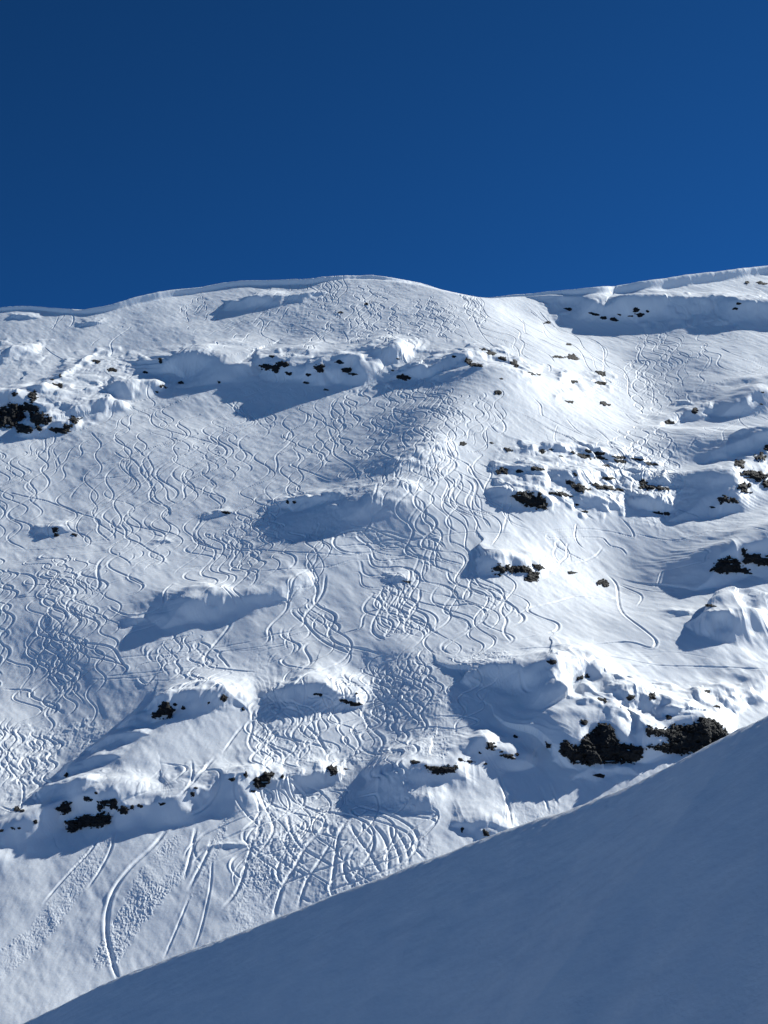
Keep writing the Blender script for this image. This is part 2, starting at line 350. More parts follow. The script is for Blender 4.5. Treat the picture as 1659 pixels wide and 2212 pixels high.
# churned snow: (polygon, strength, size in metres)
CHURN = [
 ([(560, 618), (700, 608), (900, 618), (1010, 650), (1010, 700), (900, 740), (700, 740), (560, 700), (500, 640)], .34, 3.2),
 ([(560, 700), (1010, 700), (960, 745), (800, 750), (560, 760), (420, 740)], .24, 3.0),
 ([(345, 780), (470, 750), (520, 780), (400, 850), (330, 920), (300, 900), (360, 840)], .3, 2.2),
 ([(560, 845), (610, 835), (600, 900), (560, 960), (545, 940)], .16, 1.2),
 ([(820, 800), (1050, 800), (1080, 900), (1000, 950), (850, 960), (760, 900)], .14, 2.2),
 ([(1250, 1060), (1440, 1050), (1480, 1100), (1430, 1150), (1330, 1120)], .8, 3.6),
 ([(1330, 850), (1480, 960), (1500, 1060), (1440, 1120), (1400, 1000)], .35, 2.4),
 ([(1060, 960), (1440, 1010), (1440, 1080), (1200, 1110), (1060, 1060)], .35, 3.0),
 ([(150, 790), (260, 760), (300, 800), (230, 850), (150, 920), (100, 900)], .55, 4.0),
 ([(820, 970), (1000, 960), (980, 1030), (700, 1180), (640, 1160)], .22, 1.8),
 ([(560, 1110), (740, 1080), (760, 1150), (620, 1190), (480, 1170)], .3, 1.8),
 ([(810, 1200), (1060, 1170), (1110, 1280), (1080, 1370), (900, 1330), (820, 1260)], .2, 1.5),
 ([(780, 1400), (1110, 1400), (1120, 1500), (960, 1580), (820, 1560), (780, 1480)], .36, 1.5),
 ([(553, 1480), (600, 1480), (700, 1600), (900, 1560), (1010, 1580), (960, 1640), (780, 1660), (560, 1650), (540, 1560)], .34, 1.3),
 ([(560, 1740), (750, 1690), (900, 1750), (960, 1840), (900, 1900), (640, 1980), (480, 1990)], .3, 1.2),
 ([(700, 1640), (760, 1640), (960, 1700), (940, 1760), (800, 1760), (690, 1700)], .3, 1.2),
 ([(0, 1560), (120, 1560), (260, 1540), (180, 1640), (60, 1740), (0, 1760)], .42, 1.5),
 ([(216, 1797), (250, 1790), (235, 1850), (170, 1950), (90, 2045), (0, 2120), (-40, 2130), (-30, 2070), (60, 2005), (140, 1890)], .34, .6),
 ([(357, 1810), (430, 1792), (420, 1860), (400, 1900), (310, 2000), (250, 2090), (200, 2100), (195, 2075), (245, 1980), (300, 1880)], .34, .6),
 ([(480, 1765), (500, 1770), (470, 1860), (440, 1930), (405, 1955), (410, 1900), (440, 1840)], .30, .6),
 ([(545, 1800), (650, 1790), (640, 1900), (560, 2000), (470, 2040), (480, 2000), (510, 1930)], .30, .6),
 ([(1064, 1720), (1080, 1660), (1110, 1720), (1200, 1740), (1200, 1760), (1110, 1790), (1070, 1780)], .16, .9),
 ([(560, 1770), (700, 1740), (640, 1640), (560, 1700)], .25, 1.1),
 ([(350, 1370), (500, 1370), (700, 1430), (760, 1460), (560, 1480), (300, 1480), (200, 1440)], .12, 1.5),
 ([(1530, 660), (1600, 690), (1640, 720), (1590, 740), (1480, 730)], .2, 3.0),
]
# snow pillows over buried rock: (polygon, height, size in metres)
PILLOWS = [
 ([(540, 745), (700, 770), (800, 735), (930, 740), (1100, 745), (1180, 800), (1150, 830), (900, 830), (700, 835), (560, 820)], 1.9, 8),
 ([(60, 835), (150, 760), (260, 750), (340, 770), (300, 860), (150, 930), (60, 930)], 1.7, 8),
 ([(1060, 958), (1200, 955), (1430, 995), (1450, 1060), (1440, 1115), (1250, 1110), (1060, 1060)], 1.7, 6.5),
 ([(1190, 795), (1330, 795), (1330, 850), (1200, 860)], 1.3, 7),
 ([(1500, 985), (1659, 930), (1659, 1070), (1540, 1110)], 1.3, 7),
 ([(1150, 645), (1300, 650), (1659, 640), (1659, 690), (1300, 705), (1180, 680)], 1.8, 9),
 ([(1180, 1430), (1300, 1425), (1400, 1470), (1600, 1480), (1600, 1560), (1400, 1560), (1300, 1540), (1200, 1480)], 1.1, 4.5),
 ([(130, 1680), (300, 1650), (560, 1640), (740, 1630), (740, 1680), (500, 1710), (250, 1770), (120, 1790)], .7, 3.6),
 ([(330, 1490), (540, 1490), (540, 1540), (330, 1560)], .7, 4),
 ([(560, 1480), (800, 1480), (800, 1530), (560, 1550)], .7, 4),
 ([(0, 735), (110, 735), (110, 800), (0, 820)], 1.2, 9),
 ([(560, 1060), (740, 1050), (740, 1110), (560, 1120)], .8, 5),
]
for i, (P, s, m) in enumerate(PILLOWS):
    w, k = poly_mask(P, 16.0); a, b = A[w], B[w]
    a_ = a + m * .35 * vnoise(a / m, b / m, 120 + i); q = vnoise(a_ / m, b / (m * 1.6), 130 + i)
    q2 = vnoise(a_ / (m * .45), b / (m * .7), 140 + i)
    N[w] += k * s * (1.0 * (np.sqrt(q * q + .03) + q) * .5 + .16 * np.abs(q2))
NS[0] = box(box(N, 9), 7)
def tog(v): return 1 - np.abs(v) * 2.0
for i, (P, s, m) in enumerate(CHURN):
    w, k = poly_mask(P, 7.0 if m <= 1.0 else 14.0)
    if m <= 1.0: s = s * .85; m = m * .8
    a, b = A[w], B[w]
    q = fbm(a / m + .5 * vnoise(a / m / 2, b / m / 2, i), b / (m * 1.5), 3, 40 + i, .6)
    k = k * np.clip(.65 + .6 * fbm(a / 9, b / 16, 2, 90 + i), .1, 1.3)
    N[w] += .34 * s * k * q + s * .14 * k * tog(vnoise(a / (m * .8), b / (m * 2.6), 60 + i))

# ------------------------------------------------------------------ ski tracks
GR = np.zeros_like(N); BE = np.zeros_like(N)       # groove and berm
H0 = N.copy()
def track_world(a, b, width=.55, depth=.26, berm=.16, side=1.0, fade=True):
    """stamp one track along plane points (metres)"""
    P = np.stack([a, b], 1); seg = np.hypot(*np.diff(P, axis=0).T); s = np.concatenate([[0], np.cumsum(seg)])
    if s[-1] < 4 or seg.max() > 25 + 14 * np.median(seg): return
    x, y = plane_px(a, b); ym = float(np.clip(np.median(y), 560, 2400))
    mp = float(np.interp(ym, gy, MX))
    wd = max(width, 1.0 * mp * 1.3)                  # never thinner than the mesh can carry
    dp = depth * (wd / width) ** .6 * .82; br = berm * (wd / width) ** .6 * .75
    st = wd * .55
    t = np.arange(0, s[-1], st); pa = np.interp(t, s, a); pb = np.interp(t, s, b)
    ta = np.gradient(pa); tb = np.gradient(pb); L = np.hypot(ta, tb) + 1e-9; ta /= L; tb /= L
    curv = np.gradient(np.unwrap(np.arctan2(tb, ta))) / st
    curv = np.convolve(curv, np.ones(7) / 7, 'same') if len(curv) > 8 else curv
    px, py = plane_px(pa, pb)
    ok = (px > gx[2]) & (px < gx[-3]) & (py > 560) & (py < 2400)
    pa, pb, ta, tb, px, py, curv, t = [v[ok] for v in (pa, pb, ta, tb, px, py, curv, t)]
    if len(pa) < 3: return
    fd = np.minimum(1, np.minimum(t, s[-1] - t) / 6.0) if fade else np.ones(len(t))
    fd = np.clip(fd + .05, 0, 1)
    ci = np.interp(px, gx, np.arange(len(gx))); ri = np.interp(py, gy, np.arange(len(gy)))
    R = wd * 2.6
    # chunk by row so the kernel size follows the scale
    for c0 in range(0, len(pa), 160):
        sl = slice(c0, c0 + 160)
        i_c = np.rint(ri[sl]).astype(int); j_c = np.rint(ci[sl]).astype(int)
        im = int(np.median(i_c)); im = min(max(im, 1), len(gy) - 2)
        db = abs(brow[im + 1] - brow[im - 1]) / 2; dx = MX[im] * (gx[200] - gx[199])
        kr = min(16, int(R / db) + 1); kc = min(22, int(R / dx) + 1)
        KI, KJ = np.meshgrid(np.arange(-kr, kr + 1), np.arange(-kc, kc + 1), indexing='ij')
        I = np.clip(i_c[:, None] + KI.ravel()[None], 0, len(gy) - 1); J = np.clip(j_c[:, None] + KJ.ravel()[None], 0, len(gx) - 1)
        da = A[I, J] - pa[sl][:, None]; dbb = B[I, J] - pb[sl][:, None]
        al = da * ta[sl][:, None] + dbb * tb[sl][:, None]; lt = -da * tb[sl][:, None] + dbb * ta[sl][:, None]
        m = (np.abs(al) < st * .8) & (np.abs(lt) < R)
        I, J, lt = I[m], J[m], lt[m]
        f = np.broadcast_to(fd[sl][:, None], m.shape)[m]
        cv = np.broadcast_to(curv[sl][:, None], m.shape)[m]
        g = -dp * f * np.exp(-(lt / (wd * .62)) ** 4)
        sg = np.where(np.abs(cv) > .02, -np.sign(cv), side)
        wgt = np.clip(.35 + np.abs(cv) * 5, .35, 1.15)
        be = br * f * wgt * np.exp(-((lt - sg * wd * 1.35) / (wd * .55)) ** 2) + .35 * br * f * np.exp(-((lt + sg * wd * 1.3) / (wd * .5)) ** 2)
        np.minimum.at(GR, (I, J), g); np.maximum.at(BE, (I, J), be)

def track_px(P, **kw):
    Q = catmull(np.asarray(P, float), 5); a, b = map_pts(Q)
    # smooth small jumps from the height correction
    if len(a) > 9:
        k = np.ones(5) / 5
        a[2:-2] = np.convolve(a, k, 'valid'); b[2:-2] = np.convolve(b, k, 'valid')
    track_world(a, b, **kw)

R2 = np.random.default_rng(21)
def bundle(path, spread, count, lam=(14, 22), amp=(2.5, 5), ln=(.65, 1.0), dep=.24, jit=1.0):
    """S-turn tracks following a flow line of the slope. path: photo points; spread: half width in D px at each point"""
    Q = catmull(np.column_stack([np.asarray(path, float), np.asarray(spread, float)]), 8)
    n = len(Q); tt = np.linspace(0, 1, n)
    tang = np.gradient(Q[:, :2], axis=0); tang /= (np.hypot(tang[:, 0], tang[:, 1])[:, None] + 1e-9)
    nrm = np.stack([-tang[:, 1], tang[:, 0]], 1)
    left = max(3, int(count * .85))
    while left > 0:
        g = int(R2.choice([1, 2, 3, 4, 5], p=[.3, .22, .2, .16, .12])); g = min(g, left); left -= g
        u0 = R2.uniform(-1, 1); L0 = R2.uniform(*ln); sg0 = R2.uniform(0, max(1e-3, 1 - L0)); drift = R2.uniform(-.25, .25)
        fk = R2.uniform(-1, 1, 80); ak = R2.uniform(-1, 1, 80); ph0 = R2.uniform(0, 6.28); fl = R2.uniform(.8, 1.25); fa = R2.uniform(.22, .36)
        for gi in range(g):
            L = L0 * R2.uniform(.8, 1.1); s0 = np.clip(sg0 + R2.uniform(-.05, .05), 0, 1); s1 = min(1, s0 + L)
            t = np.linspace(s0, s1, max(8, int(n * (s1 - s0))))
            cx = np.interp(t, tt, Q[:, 0]); cy = np.interp(t, tt, Q[:, 1]); sp_ = np.interp(t, tt, Q[:, 2])
            nx = np.interp(t, tt, nrm[:, 0]); ny = np.interp(t, tt, nrm[:, 1])
            ypx = float(np.clip(cy.mean(), 600, 2000)); mpx = float(np.interp(ypx, gy, MX)); sth = abs(C0) / (mpx * FD)
            lp_ = fl * float(np.interp(ypx, [620, 700, 850, 1000, 1300, 1600, 1900], [20, 26, 38, 54, 76, 66, 120])) * (lam[0] + lam[1]) / 42.0
            off = (u0 + drift * (t - s0)) * sp_ + gi * lp_ * fa * R2.uniform(.9, 1.5)
            a, b = map_pts(np.stack([cx + nx * off, cy + ny * off], 1))
            if len(a) > 9:
                k = np.ones(7) / 7; a = np.convolve(np.pad(a, 3, 'edge'), k, 'valid'); b = np.convolve(np.pad(b, 3, 'edge'), k, 'valid')
            d = np.hypot(np.gradient(a), np.gradient(b)); s = np.cumsum(d)
            if s[-1] < 15: continue
            S = np.arange(0, s[-1], .7); a = np.interp(S, s, a); b = np.interp(S, s, b)
            lam_ = lp_ * mpx / sth; am = fa * lp_ * mpx * R2.uniform(.85, 1.1)
            kx = np.arange(80) * lam_ * .8
            fr = 1 + .24 * np.interp(S, kx, fk)
            ph = ph0 + R2.normal(0, .25) + np.cumsum(2 * np.pi / lam_ * fr) * .7
            av = am * (1 + .35 * np.interp(S, kx, ak))
            ta = np.gradient(a); tb = np.gradient(b); Lh = np.hypot(ta, tb) + 1e-9; ta /= Lh; tb /= Lh
            o = av * (np.sin(ph) + .10 * np.sin(2 * ph))
            c = np.interp(cx.mean(), [0, 800, 1000, 1200, 1659], [.12, .12, .0, -.12, -.05])
            # o>0 is to the skier's left (picture right when going down)
            l = -av * .07 * np.sin(2 * ph) + c * o / sth * .55
            a2 = a - tb * o + ta * l; b2 = b + ta * o + tb * l
            hk = np.hanning(11); hk /= hk.sum(); a2 = np.convolve(np.pad(a2, 5, 'edge'), hk, 'valid'); b2 = np.convolve(np.pad(b2, 5, 'edge'), hk, 'valid')
            track_world(a2, b2, depth=dep * R2.uniform(.5, 1.4) * (1.35 if ypx < 780 else 1.1), berm=.17 * R2.uniform(.5, 1.3), width=R2.uniform(.36, .8), side=R2.choice([-1, 1]))

BUNDLES = [
 ([(720, 612), (640, 660), (560, 710), (430, 760)], [60, 90, 80, 60], 22, (16, 26), (3, 6)),
 ([(820, 612), (800, 660), (780, 710), (740, 755)], [80, 100, 120, 120], 34, (14, 24), (2.5, 5.5)),
 ([(930, 620), (950, 660), (960, 700), (980, 745)], [60, 80, 90, 70], 26, (14, 24), (2.5, 5)),
 ([(1000, 640), (1080, 690), (1140, 740), (1200, 790)], [30, 40, 40, 30], 7, (30, 50), (4, 8)),
 ([(1130, 655), (1200, 700), (1290, 760), (1370, 830), (1420, 900)], [20, 30, 35, 40, 40], 8, (40, 70), (3, 7)),
 ([(500, 660), (440, 700), (380, 740)], [60, 60, 50], 12, (18, 30), (3, 6)),
 ([(260, 680), (220, 720), (170, 780)], [70, 70, 50], 5, (30, 50), (4, 8)),
 ([(720, 800), (700, 870), (640, 960), (560, 1080), (480, 1180)], [40, 90, 130, 130, 120], 23, (22, 36), (3.5, 7)),
 ([(900, 800), (880, 860), (860, 920), (800, 1000), (740, 1080)], [50, 120, 130, 100, 80], 38, (16, 28), (3, 6)),
 ([(1030, 820), (1040, 870), (1020, 920), (960, 960)], [50, 60, 60, 40], 16, (16, 26), (3, 6)),
 ([(430, 880), (330, 960), (230, 1060), (130, 1180)], [40, 90, 130, 150], 19, (26, 44), (3.5, 7)),
 ([(200, 970), (120, 1040), (60, 1130), (30, 1230)], [70, 90, 90, 60], 18, (22, 36), (3, 6)),
 ([(500, 950), (440, 1060), (380, 1180), (330, 1300)], [80, 120, 150, 120], 15, (24, 40), (4, 8)),
 ([(60, 1180), (60, 1320), (50, 1460), (30, 1600)], [80, 110, 120, 100], 26, (14, 24), (2.5, 5)),
 ([(220, 1200), (200, 1320), (170, 1440), (130, 1560)], [90, 110, 120, 100], 15, (16, 28), (3, 6)),
 ([(420, 1140), (420, 1220), (400, 1280)], [110, 130, 120], 18, (14, 24), (3, 5.5)),
 ([(620, 1110), (600, 1180), (520, 1260)], [80, 120, 120], 26, (12, 20), (2.5, 5)),
 ([(960, 970), (960, 1050), (990, 1130), (1040, 1190)], [30, 60, 80, 90], 18, (16, 28), (2.5, 5)),
 ([(1010, 970), (1060, 1040), (1110, 1110), (1160, 1160)], [15, 30, 50, 60], 8, (24, 36), (3, 5)),
 ([(740, 1150), (800, 1180), (900, 1220), (960, 1260)], [50, 60, 70, 70], 16, (12, 20), (2, 4)),
 ([(880, 1190), (940, 1270), (980, 1350), (960, 1430)], [90, 120, 130, 120], 34, (16, 30), (3.5, 7)),
 ([(1060, 1200), (1100, 1290), (1120, 1370)], [50, 70, 80], 10, (24, 36), (4, 8)),
 ([(680, 1290), (640, 1370), (560, 1440)], [110, 150, 160], 14, (22, 36), (4, 7)),
 ([(420, 1360), (380, 1420), (330, 1480)], [100, 120, 120], 24, (12, 22), (2.5, 5)),
 ([(850, 1420), (860, 1500), (800, 1600), (760, 1700)], [60, 80, 100, 110], 26, (14, 24), (2, 4)),
 ([(980, 1400), (960, 1480), (900, 1560)], [100, 110, 90], 16, (14, 24), (2, 4)),
 ([(620, 1480), (580, 1580), (600, 1680)], [50, 50, 80], 12, (14, 24), (1.5, 3.5)),
 ([(720, 1690), (700, 1800), (650, 1960)], [140, 180, 160], 34, (30, 60), (2, 6)),
 ([(900, 1720), (880, 1830), (860, 1930)], [60, 60, 60], 9, (40, 70), (3, 6)),
 ([(1400, 700), (1460, 760), (1440, 850), (1400, 920)], [50, 90, 60, 40], 20, (20, 34), (3, 7)),
 ([(1640, 760), (1560, 800), (1470, 840), (1400, 890)], [20, 30, 30, 30], 8, (60, 90), (3, 7)),
 ([(1400, 900), (1430, 980), (1450, 1060), (1430, 1120)], [60, 70, 50, 30], 24, (14, 26), (2.5, 5)),
 ([(1230, 890), (1330, 960), (1430, 1020)], [40, 40, 30], 7, (50, 80), (3, 6)),
 ([(1130, 850), (1250, 900), (1370, 960)], [40, 40, 30], 5, (50, 80), (3, 6)),
 ([(1660, 880), (1560, 950), (1470, 990)], [20, 30, 30], 6, (40, 60), (3, 5)),
 ([(1180, 1150), (1220, 1190), (1250, 1230)], [70, 70, 60], 6, (26, 40), (3, 6)),
 ([(90, 1560), (70, 1640), (40, 1720)], [90, 80, 60], 18, (10, 18), (2, 4)),
 ([(620, 1480), (700, 1600), (720, 1640)], [40, 60, 60], 8, (14, 24), (2, 4)),
]
for bd in BUNDLES:
    bundle(bd[0], bd[1], bd[2], bd[3], bd[4])

RT = np.random.default_rng(77)
for (x0, x1, y0, y1, cnt, sl) in [(40, 620, 930, 1010, 7, .16), (0, 700, 1120, 1260, 9, .12), (0, 420, 1250, 1400, 6, .2), (500, 900, 880, 980, 6, .12), (150, 700, 1400, 1480, 7, .12), (1100, 1500, 1380, 1440, 2, -.05), (1200, 1640, 800, 860, 4, .1), (600, 900, 1170, 1230, 6, .1), (520, 960, 700, 745, 5, .05), (1180, 1420, 900, 990, 5, -.45)]:
    for _ in range(cnt):
        xa = RT.uniform(x0, x0 + (x1 - x0) * .6); L = RT.uniform(.3, .6) * (x1 - x0); ya = RT.uniform(y0, y1)
        n_ = 6; xs_ = np.linspace(xa, xa + L, n_); bow = RT.uniform(-10, 10)
        ys_ = ya - sl * (xs_ - xa) + bow * np.sin(np.linspace(0, 3.14, n_)) + RT.normal(0, 1.2, n_)
        track_px(list(zip(xs_, ys_)), width=.5, depth=RT.uniform(.08, .18), berm=.06, side=-1)
def T(off, *pts): return [(p[0] / 3 + off[0], p[1] / 3 + off[1]) for p in pts]
T1, T2, T3 = (0, 570.5), (553, 570.5), (1106, 570.5)
T4, T5, T6 = (0, 1042.3), (553, 1042.3), (1106, 1042.3)
T7, T8, T9 = (0, 1481.0), (553, 1481.0), (1106, 1371.4)
T10, T11, T12 = (0, 1755.5), (553, 1755.5), (1106, 1755.5)
HAND = [   # (points, width, depth)
 (T(T10, (1085, 100), (1000, 210), (850, 350), (740, 500), (697, 640), (690, 770), (712, 900), (765, 1090)), .9, .42),
 (T(T5, (345, 600), (400, 690), (378, 780), (440, 820), (520, 870), (468, 960), (500, 1030), (580, 1062), (680, 1078), (800, 1112)), .8, .36),
 (T(T5, (452, 590), (440, 700), (390, 780), (308, 880), (370, 970), (450, 1040), (560, 1090), (648, 1120)), .8, .36),
 (T(T5, (100, 740), (200, 750), (200, 820), (100, 920), (70, 970), (95, 1010), (30, 1060)), .7, .3),
 (T(T5, (180, 940), (160, 990), (220, 1025), (290, 1060), (240, 1110), (160, 1150), (200, 1185), (380, 1215)), .7, .3),
 (T(T5, (500, 1000), (640, 955), (690, 940), (690, 870), (760, 830), (880, 820)), .6, .26),
 (T(T5, (820, 680), (810, 740), (880, 800), (950, 830), (970, 900), (960, 960), (1060, 1000)), .7, .3),
 (T(T5, (1060, 680), (1060, 760), (1000, 830), (1010, 890), (1100, 930), (1200, 1000)), .7, .34),
 (T(T5, (1240, 560), (1260, 640), (1390, 700), (1360, 760), (1180, 720)), .7, .3),
 (T(T5, (1380, 560), (1460, 680), (1560, 700), (1620, 770), (1580, 830), (1630, 890), (1600, 960), (1659, 1040)), .7, .3),
 (T(T5, (1130, 770), (1240, 800), (1420, 790), (1490, 860), (1440, 920), (1300, 980)), .7, .3),
 (T(T5, (790, 0), (740, 200), (620, 290), (510, 350), (500, 400), (560, 445), (700, 455), (830, 430)), .8, .34),
 (T(T5, (1070, 130), (1110, 190), (1080, 225), (1150, 270), (1130, 310), (1215, 345)), .7, .3),
 (T(T5, (1150, 60), (1250, 130), (1380, 170), (1450, 300), (1460, 320)), .6, .26),
 (T(T5, (1330, 130), (1230, 240), (1260, 290), (1320, 330)), .6, .26),
 (T(T5, (830, 400), (1000, 365), (1200, 340), (1400, 320), (1659, 330)), .6, .24),
 (T(T5, (0, 430), (200, 450), (420, 460), (650, 470), (830, 410)), .6, .26),
 (T(T5, (0, 580), (200, 560), (450, 545), (650, 490)), .6, .24),
 (T(T6, (0, 1020), (170, 990), (290, 960), (300, 915), (180, 870), (100, 830), (110, 815), (300, 770), (420, 740), (600, 755), (760, 725)), .75, .3),
 (T(T6, (620, 600), (680, 660), (690, 760), (720, 850), (850, 950), (930, 1020), (940, 1060), (900, 1075), (760, 1035), (520, 1050), (0, 1085)), .75, .3),
 (T(T6, (0, 815), (80, 870), (70, 900), (0, 930)), .8, .34),
 (T(T6, (200, 1100), (500, 1110), (760, 1150), (950, 1185), (1300, 1195), (1659, 1210)), .6, .24),
 (T(T6, (680, 655), (830, 720), (850, 740), (810, 800)), .6, .24),
 (T(T6, (700, 655), (880, 700), (1100, 715)), .5, .2),
 (T(T6, (1190, 430), (1290, 445), (1240, 480), (1270, 505), (1100, 545), (960, 585), (960, 640), (900, 690)), .6, .24),
 (T(T6, (100, 340), (250, 310), (500, 305), (700, 335), (795, 355), (760, 290), (700, 230)), .6, .24),
 (T(T6, (240, 330), (230, 360), (420, 355), (600, 365), (620, 410), (720, 430), (740, 480)), .6, .24),
 (T(T6, (590, 420), (540, 480), (430, 520), (300, 530), (370, 470), (340, 420), (380, 390)), .6, .24),
 (T(T6, (780, 330), (1060, 375), (1300, 310), (1500, 300), (1659, 320)), .6, .22),
 (T(T3, (0, 320), (90, 400), (70, 440), (190, 490), (300, 540), (540, 630), (620, 680)), .6, .28),
 (T(T3, (0, 475), (60, 490), (90, 520), (50, 570), (120, 620), (250, 655), (240, 700)), .7, .3),
 (T(T3, (130, 860), (200, 930), (180, 970), (350, 1060), (480, 1120)), .7, .3),
 (T(T3, (350, 1000), (400, 1060), (480, 1110), (700, 1180), (860, 1230)), .7, .3),
 (T(T3, (1240, 520), (1240, 560), (1360, 590), (1320, 640), (1410, 690), (1659, 700)), .7, .3),
 (T(T3, (1080, 570), (1110, 600), (1220, 610), (1200, 570)), .7, .3),
 (T(T3, (1659, 760), (1400, 800), (1100, 830), (900, 825)), .6, .24),
 (T(T3, (600, 450), (700, 480), (800, 500), (980, 515), (1240, 515)), .6, .26),
 (T(T3, (1659, 650), (1500, 610), (1340, 540)), .6, .26),
 (T(T3, (720, 960), (800, 1020), (1000, 1090), (1150, 1110), (1300, 1090), (1500, 1010)), .6, .26),
 (T(T1, (990, 960), (970, 1010), (1030, 1060), (1200, 1110), (1350, 1150), (1470, 1200), (1470, 1240), (1370, 1250)), .7, .32),
 (T(T1, (590, 1090), (660, 1170), (640, 1200), (520, 1260)), .7, .3),
 (T(T1, (860, 1180), (920, 1230), (900, 1250)), .7, .3),
 (T(T1, (740, 1215), (800, 1260), (860, 1260), (900, 1320), (930, 1340), (840, 1370), (560, 1400)), .7, .3),
 (T(T1, (1659, 1040), (1450, 1060), (1300, 1130), (1000, 1160), (900, 1175)), .6, .22),
 (T(T1, (1659, 1190), (1400, 1210), (1000, 1260), (700, 1290), (500, 1320)), .6, .22),
 (T(T1, (1340, 1280), (1360, 1330), (1300, 1380), (1200, 1430), (1190, 1480)), .7, .3),
 (T(T1, (280, 530), (350, 590), (440, 625)), .6, .26),
 (T(T1, (380, 340), (340, 420), (300, 430)), .6, .26),
 (T(T4, (60, 65), (200, 100), (300, 120), (460, 180), (650, 250), (620, 300), (690, 360), (710, 380)), .7, .3),
 (T(T4, (700, 470), (640, 520), (630, 600), (645, 675), (520, 740)), .9, .36),
 (T(T4, (1010, 0), (970, 70), (980, 120), (1100, 165), (1090, 220)), .8, .32),
 (T(T4, (1200, 0), (1180, 50), (1210, 90), (1140, 140)), .7, .3),
 (T(T4, (1080, 60), (1090, 110), (1150, 140)), .7, .3),
 (T(T4, (720, 240), (750, 310), (700, 360), (520, 395)), .7, .3),
 (T(T4, (770, 260), (830, 320), (800, 350), (900, 390), (970, 440), (1065, 490), (1030, 530), (920, 560)), .7, .32),
 (T(T4, (860, 580), (820, 610), (870, 640), (935, 665), (890, 710), (800, 735)), .7, .32),
 (T(T4, (0, 440), (300, 430), (600, 400), (900, 380)), .5, .2),
 (T(T4, (0, 760), (300, 730), (560, 720), (640, 680)), .5, .2),
 (T(T4, (720, 790), (710, 810), (850, 865), (1000, 830), (1070, 780), (1060, 710), (1120, 650)), .7, .32),
 (T(T4, (100, 590), (200, 600), (235, 650), (180, 720), (60, 750)), .8, .34),
 (T(T4, (380, 575), (480, 590), (505, 610), (420, 650), (475, 715), (380, 740)), .7, .3),
 (T(T4, (400, 1000), (250, 990), (240, 960), (270, 920)), .7, .32),
 (T(T4, (250, 990), (420, 1030), (640, 1050), (740, 1080), (780, 1160), (830, 1210)), .7, .3),
 (T(T4, (540, 790), (510, 850), (420, 920), (280, 1000), (200, 1050)), .6, .24),
 (T(T4, (1250, 320), (1260, 380), (1330, 410), (1440, 440)), .8, .34),
 (T(T4, (1300, 200), (1310, 230), (1250, 320)), .8, .34),
 (T(T4, (1500, 880), (1480, 940), (1380, 1060), (1320, 1140), (1350, 1190), (1480, 1210), (1659, 1230)), .8, .32),
 (T(T4, (1520, 1080), (1410, 1110), (1470, 1170), (1480, 1210)), .7, .3),
 (T(T4, (900, 1250), (910, 1290), (950, 1310), (1010, 1240)), .8, .34),
 (T(T4, (560, 1130), (640, 1140), (720, 1160), (830, 1200), (760, 1270)), .6, .26),
 (T(T4, (0, 1130), (120, 1180), (200, 1190), (210, 1230), (120, 1290)), .6, .26),
 (T(T4, (20, 1340), (200, 1350), (210, 1390), (140, 1415)), .7, .3),
 (T(T7, (500, 0), (400, 50), (220, 210)), .6, .24),
 (T(T7, (0, 760), (120, 800), (150, 640), (80, 560), (20, 420)), .6, .26),
 (T(T7, (1659, 140), (1630, 180), (1640, 250), (1610, 370), (1640, 430)), .7, .3),
 (T(T7, (1440, 440), (1540, 300), (1600, 240)), .6, .26),
 (T(T7, (1400, 460), (1270, 600), (1150, 740)), .8, .36),
 (T(T7, (1240, 480), (1250, 560), (1230, 640), (1150, 730)), .6, .26),
 (T(T10, (660, 110), (600, 230), (470, 370), (370, 480), (280, 590)), .6, .28),
 (T(T10, (750, 100), (720, 230), (650, 370), (560, 500)), .6, .28),
 (T(T10, (1270, 90), (1240, 260), (1215, 360), (1190, 440)), .8, .4),
 (T(T10, (1370, 170), (1350, 250), (1290, 370), (1220, 500)), .8, .36),
 (T(T10, (1375, 300), (1360, 500), (1300, 760), (1255, 880)), .5, .22),
 (T(T10, (1230, 540), (1150, 740), (1060, 950)), .5, .22),
 (T(T10, (1650, 130), (1600, 320), (1540, 500), (1440, 620)), .8, .36),
 (T(T11, (60, 0), (20, 80), (0, 180)), .8, .36),
 (T(T11, (200, 0), (230, 130), (300, 230), (400, 290), (500, 350)), .8, .4),
 (T(T11, (600, 40), (540, 130), (520, 250), (500, 400), (490, 550)), .9, .4),
 (T(T11, (480, 60), (330, 210), (240, 370), (170, 480), (110, 690)), .9, .42),
 (T(T11, (500, 170), (400, 330), (330, 440), (270, 620)), .8, .36),
 (T(T11, (600, 60), (660, 160), (740, 270), (820, 410)), .8, .38),
 (T(T11, (660, 60), (760, 160), (740, 270), (640, 400), (620, 460)), .7, .3),
 (T(T11, (740, 60), (830, 160), (860, 280), (850, 410)), .8, .38),
 (T(T11, (860, 60), (880, 160), (930, 280), (930, 370)), .8, .38),
 (T(T11, (900, 110), (960, 190), (990, 290), (980, 350)), .8, .36),
 (T(T11, (590, 250), (570, 340), (590, 420), (630, 480)), .9, .42),
 (T(T11, (200, 270), (140, 350), (150, 430), (180, 470)), .8, .38),
 (T(T11, (260, 520), (330, 570), (360, 590)), .8, .36),
 (T(T11, (1060, 160), (1020, 220), (1070, 270), (1100, 320)), .8, .36),
 (T(T11, (250, 60), (300, 110), (440, 140), (560, 180), (620, 180)), .7, .3),
 (T(T11, (480, 80), (480, 130), (560, 170)), .7, .34),
 (T(T11, (690, 370), (700, 420), (760, 370)), .6, .26),
 (T(T8, (680, 130), (730, 260), (830, 350), (800, 420)), .8, .34),
 (T(T8, (730, 0), (800, 80), (900, 190), (890, 280)), .8, .34),
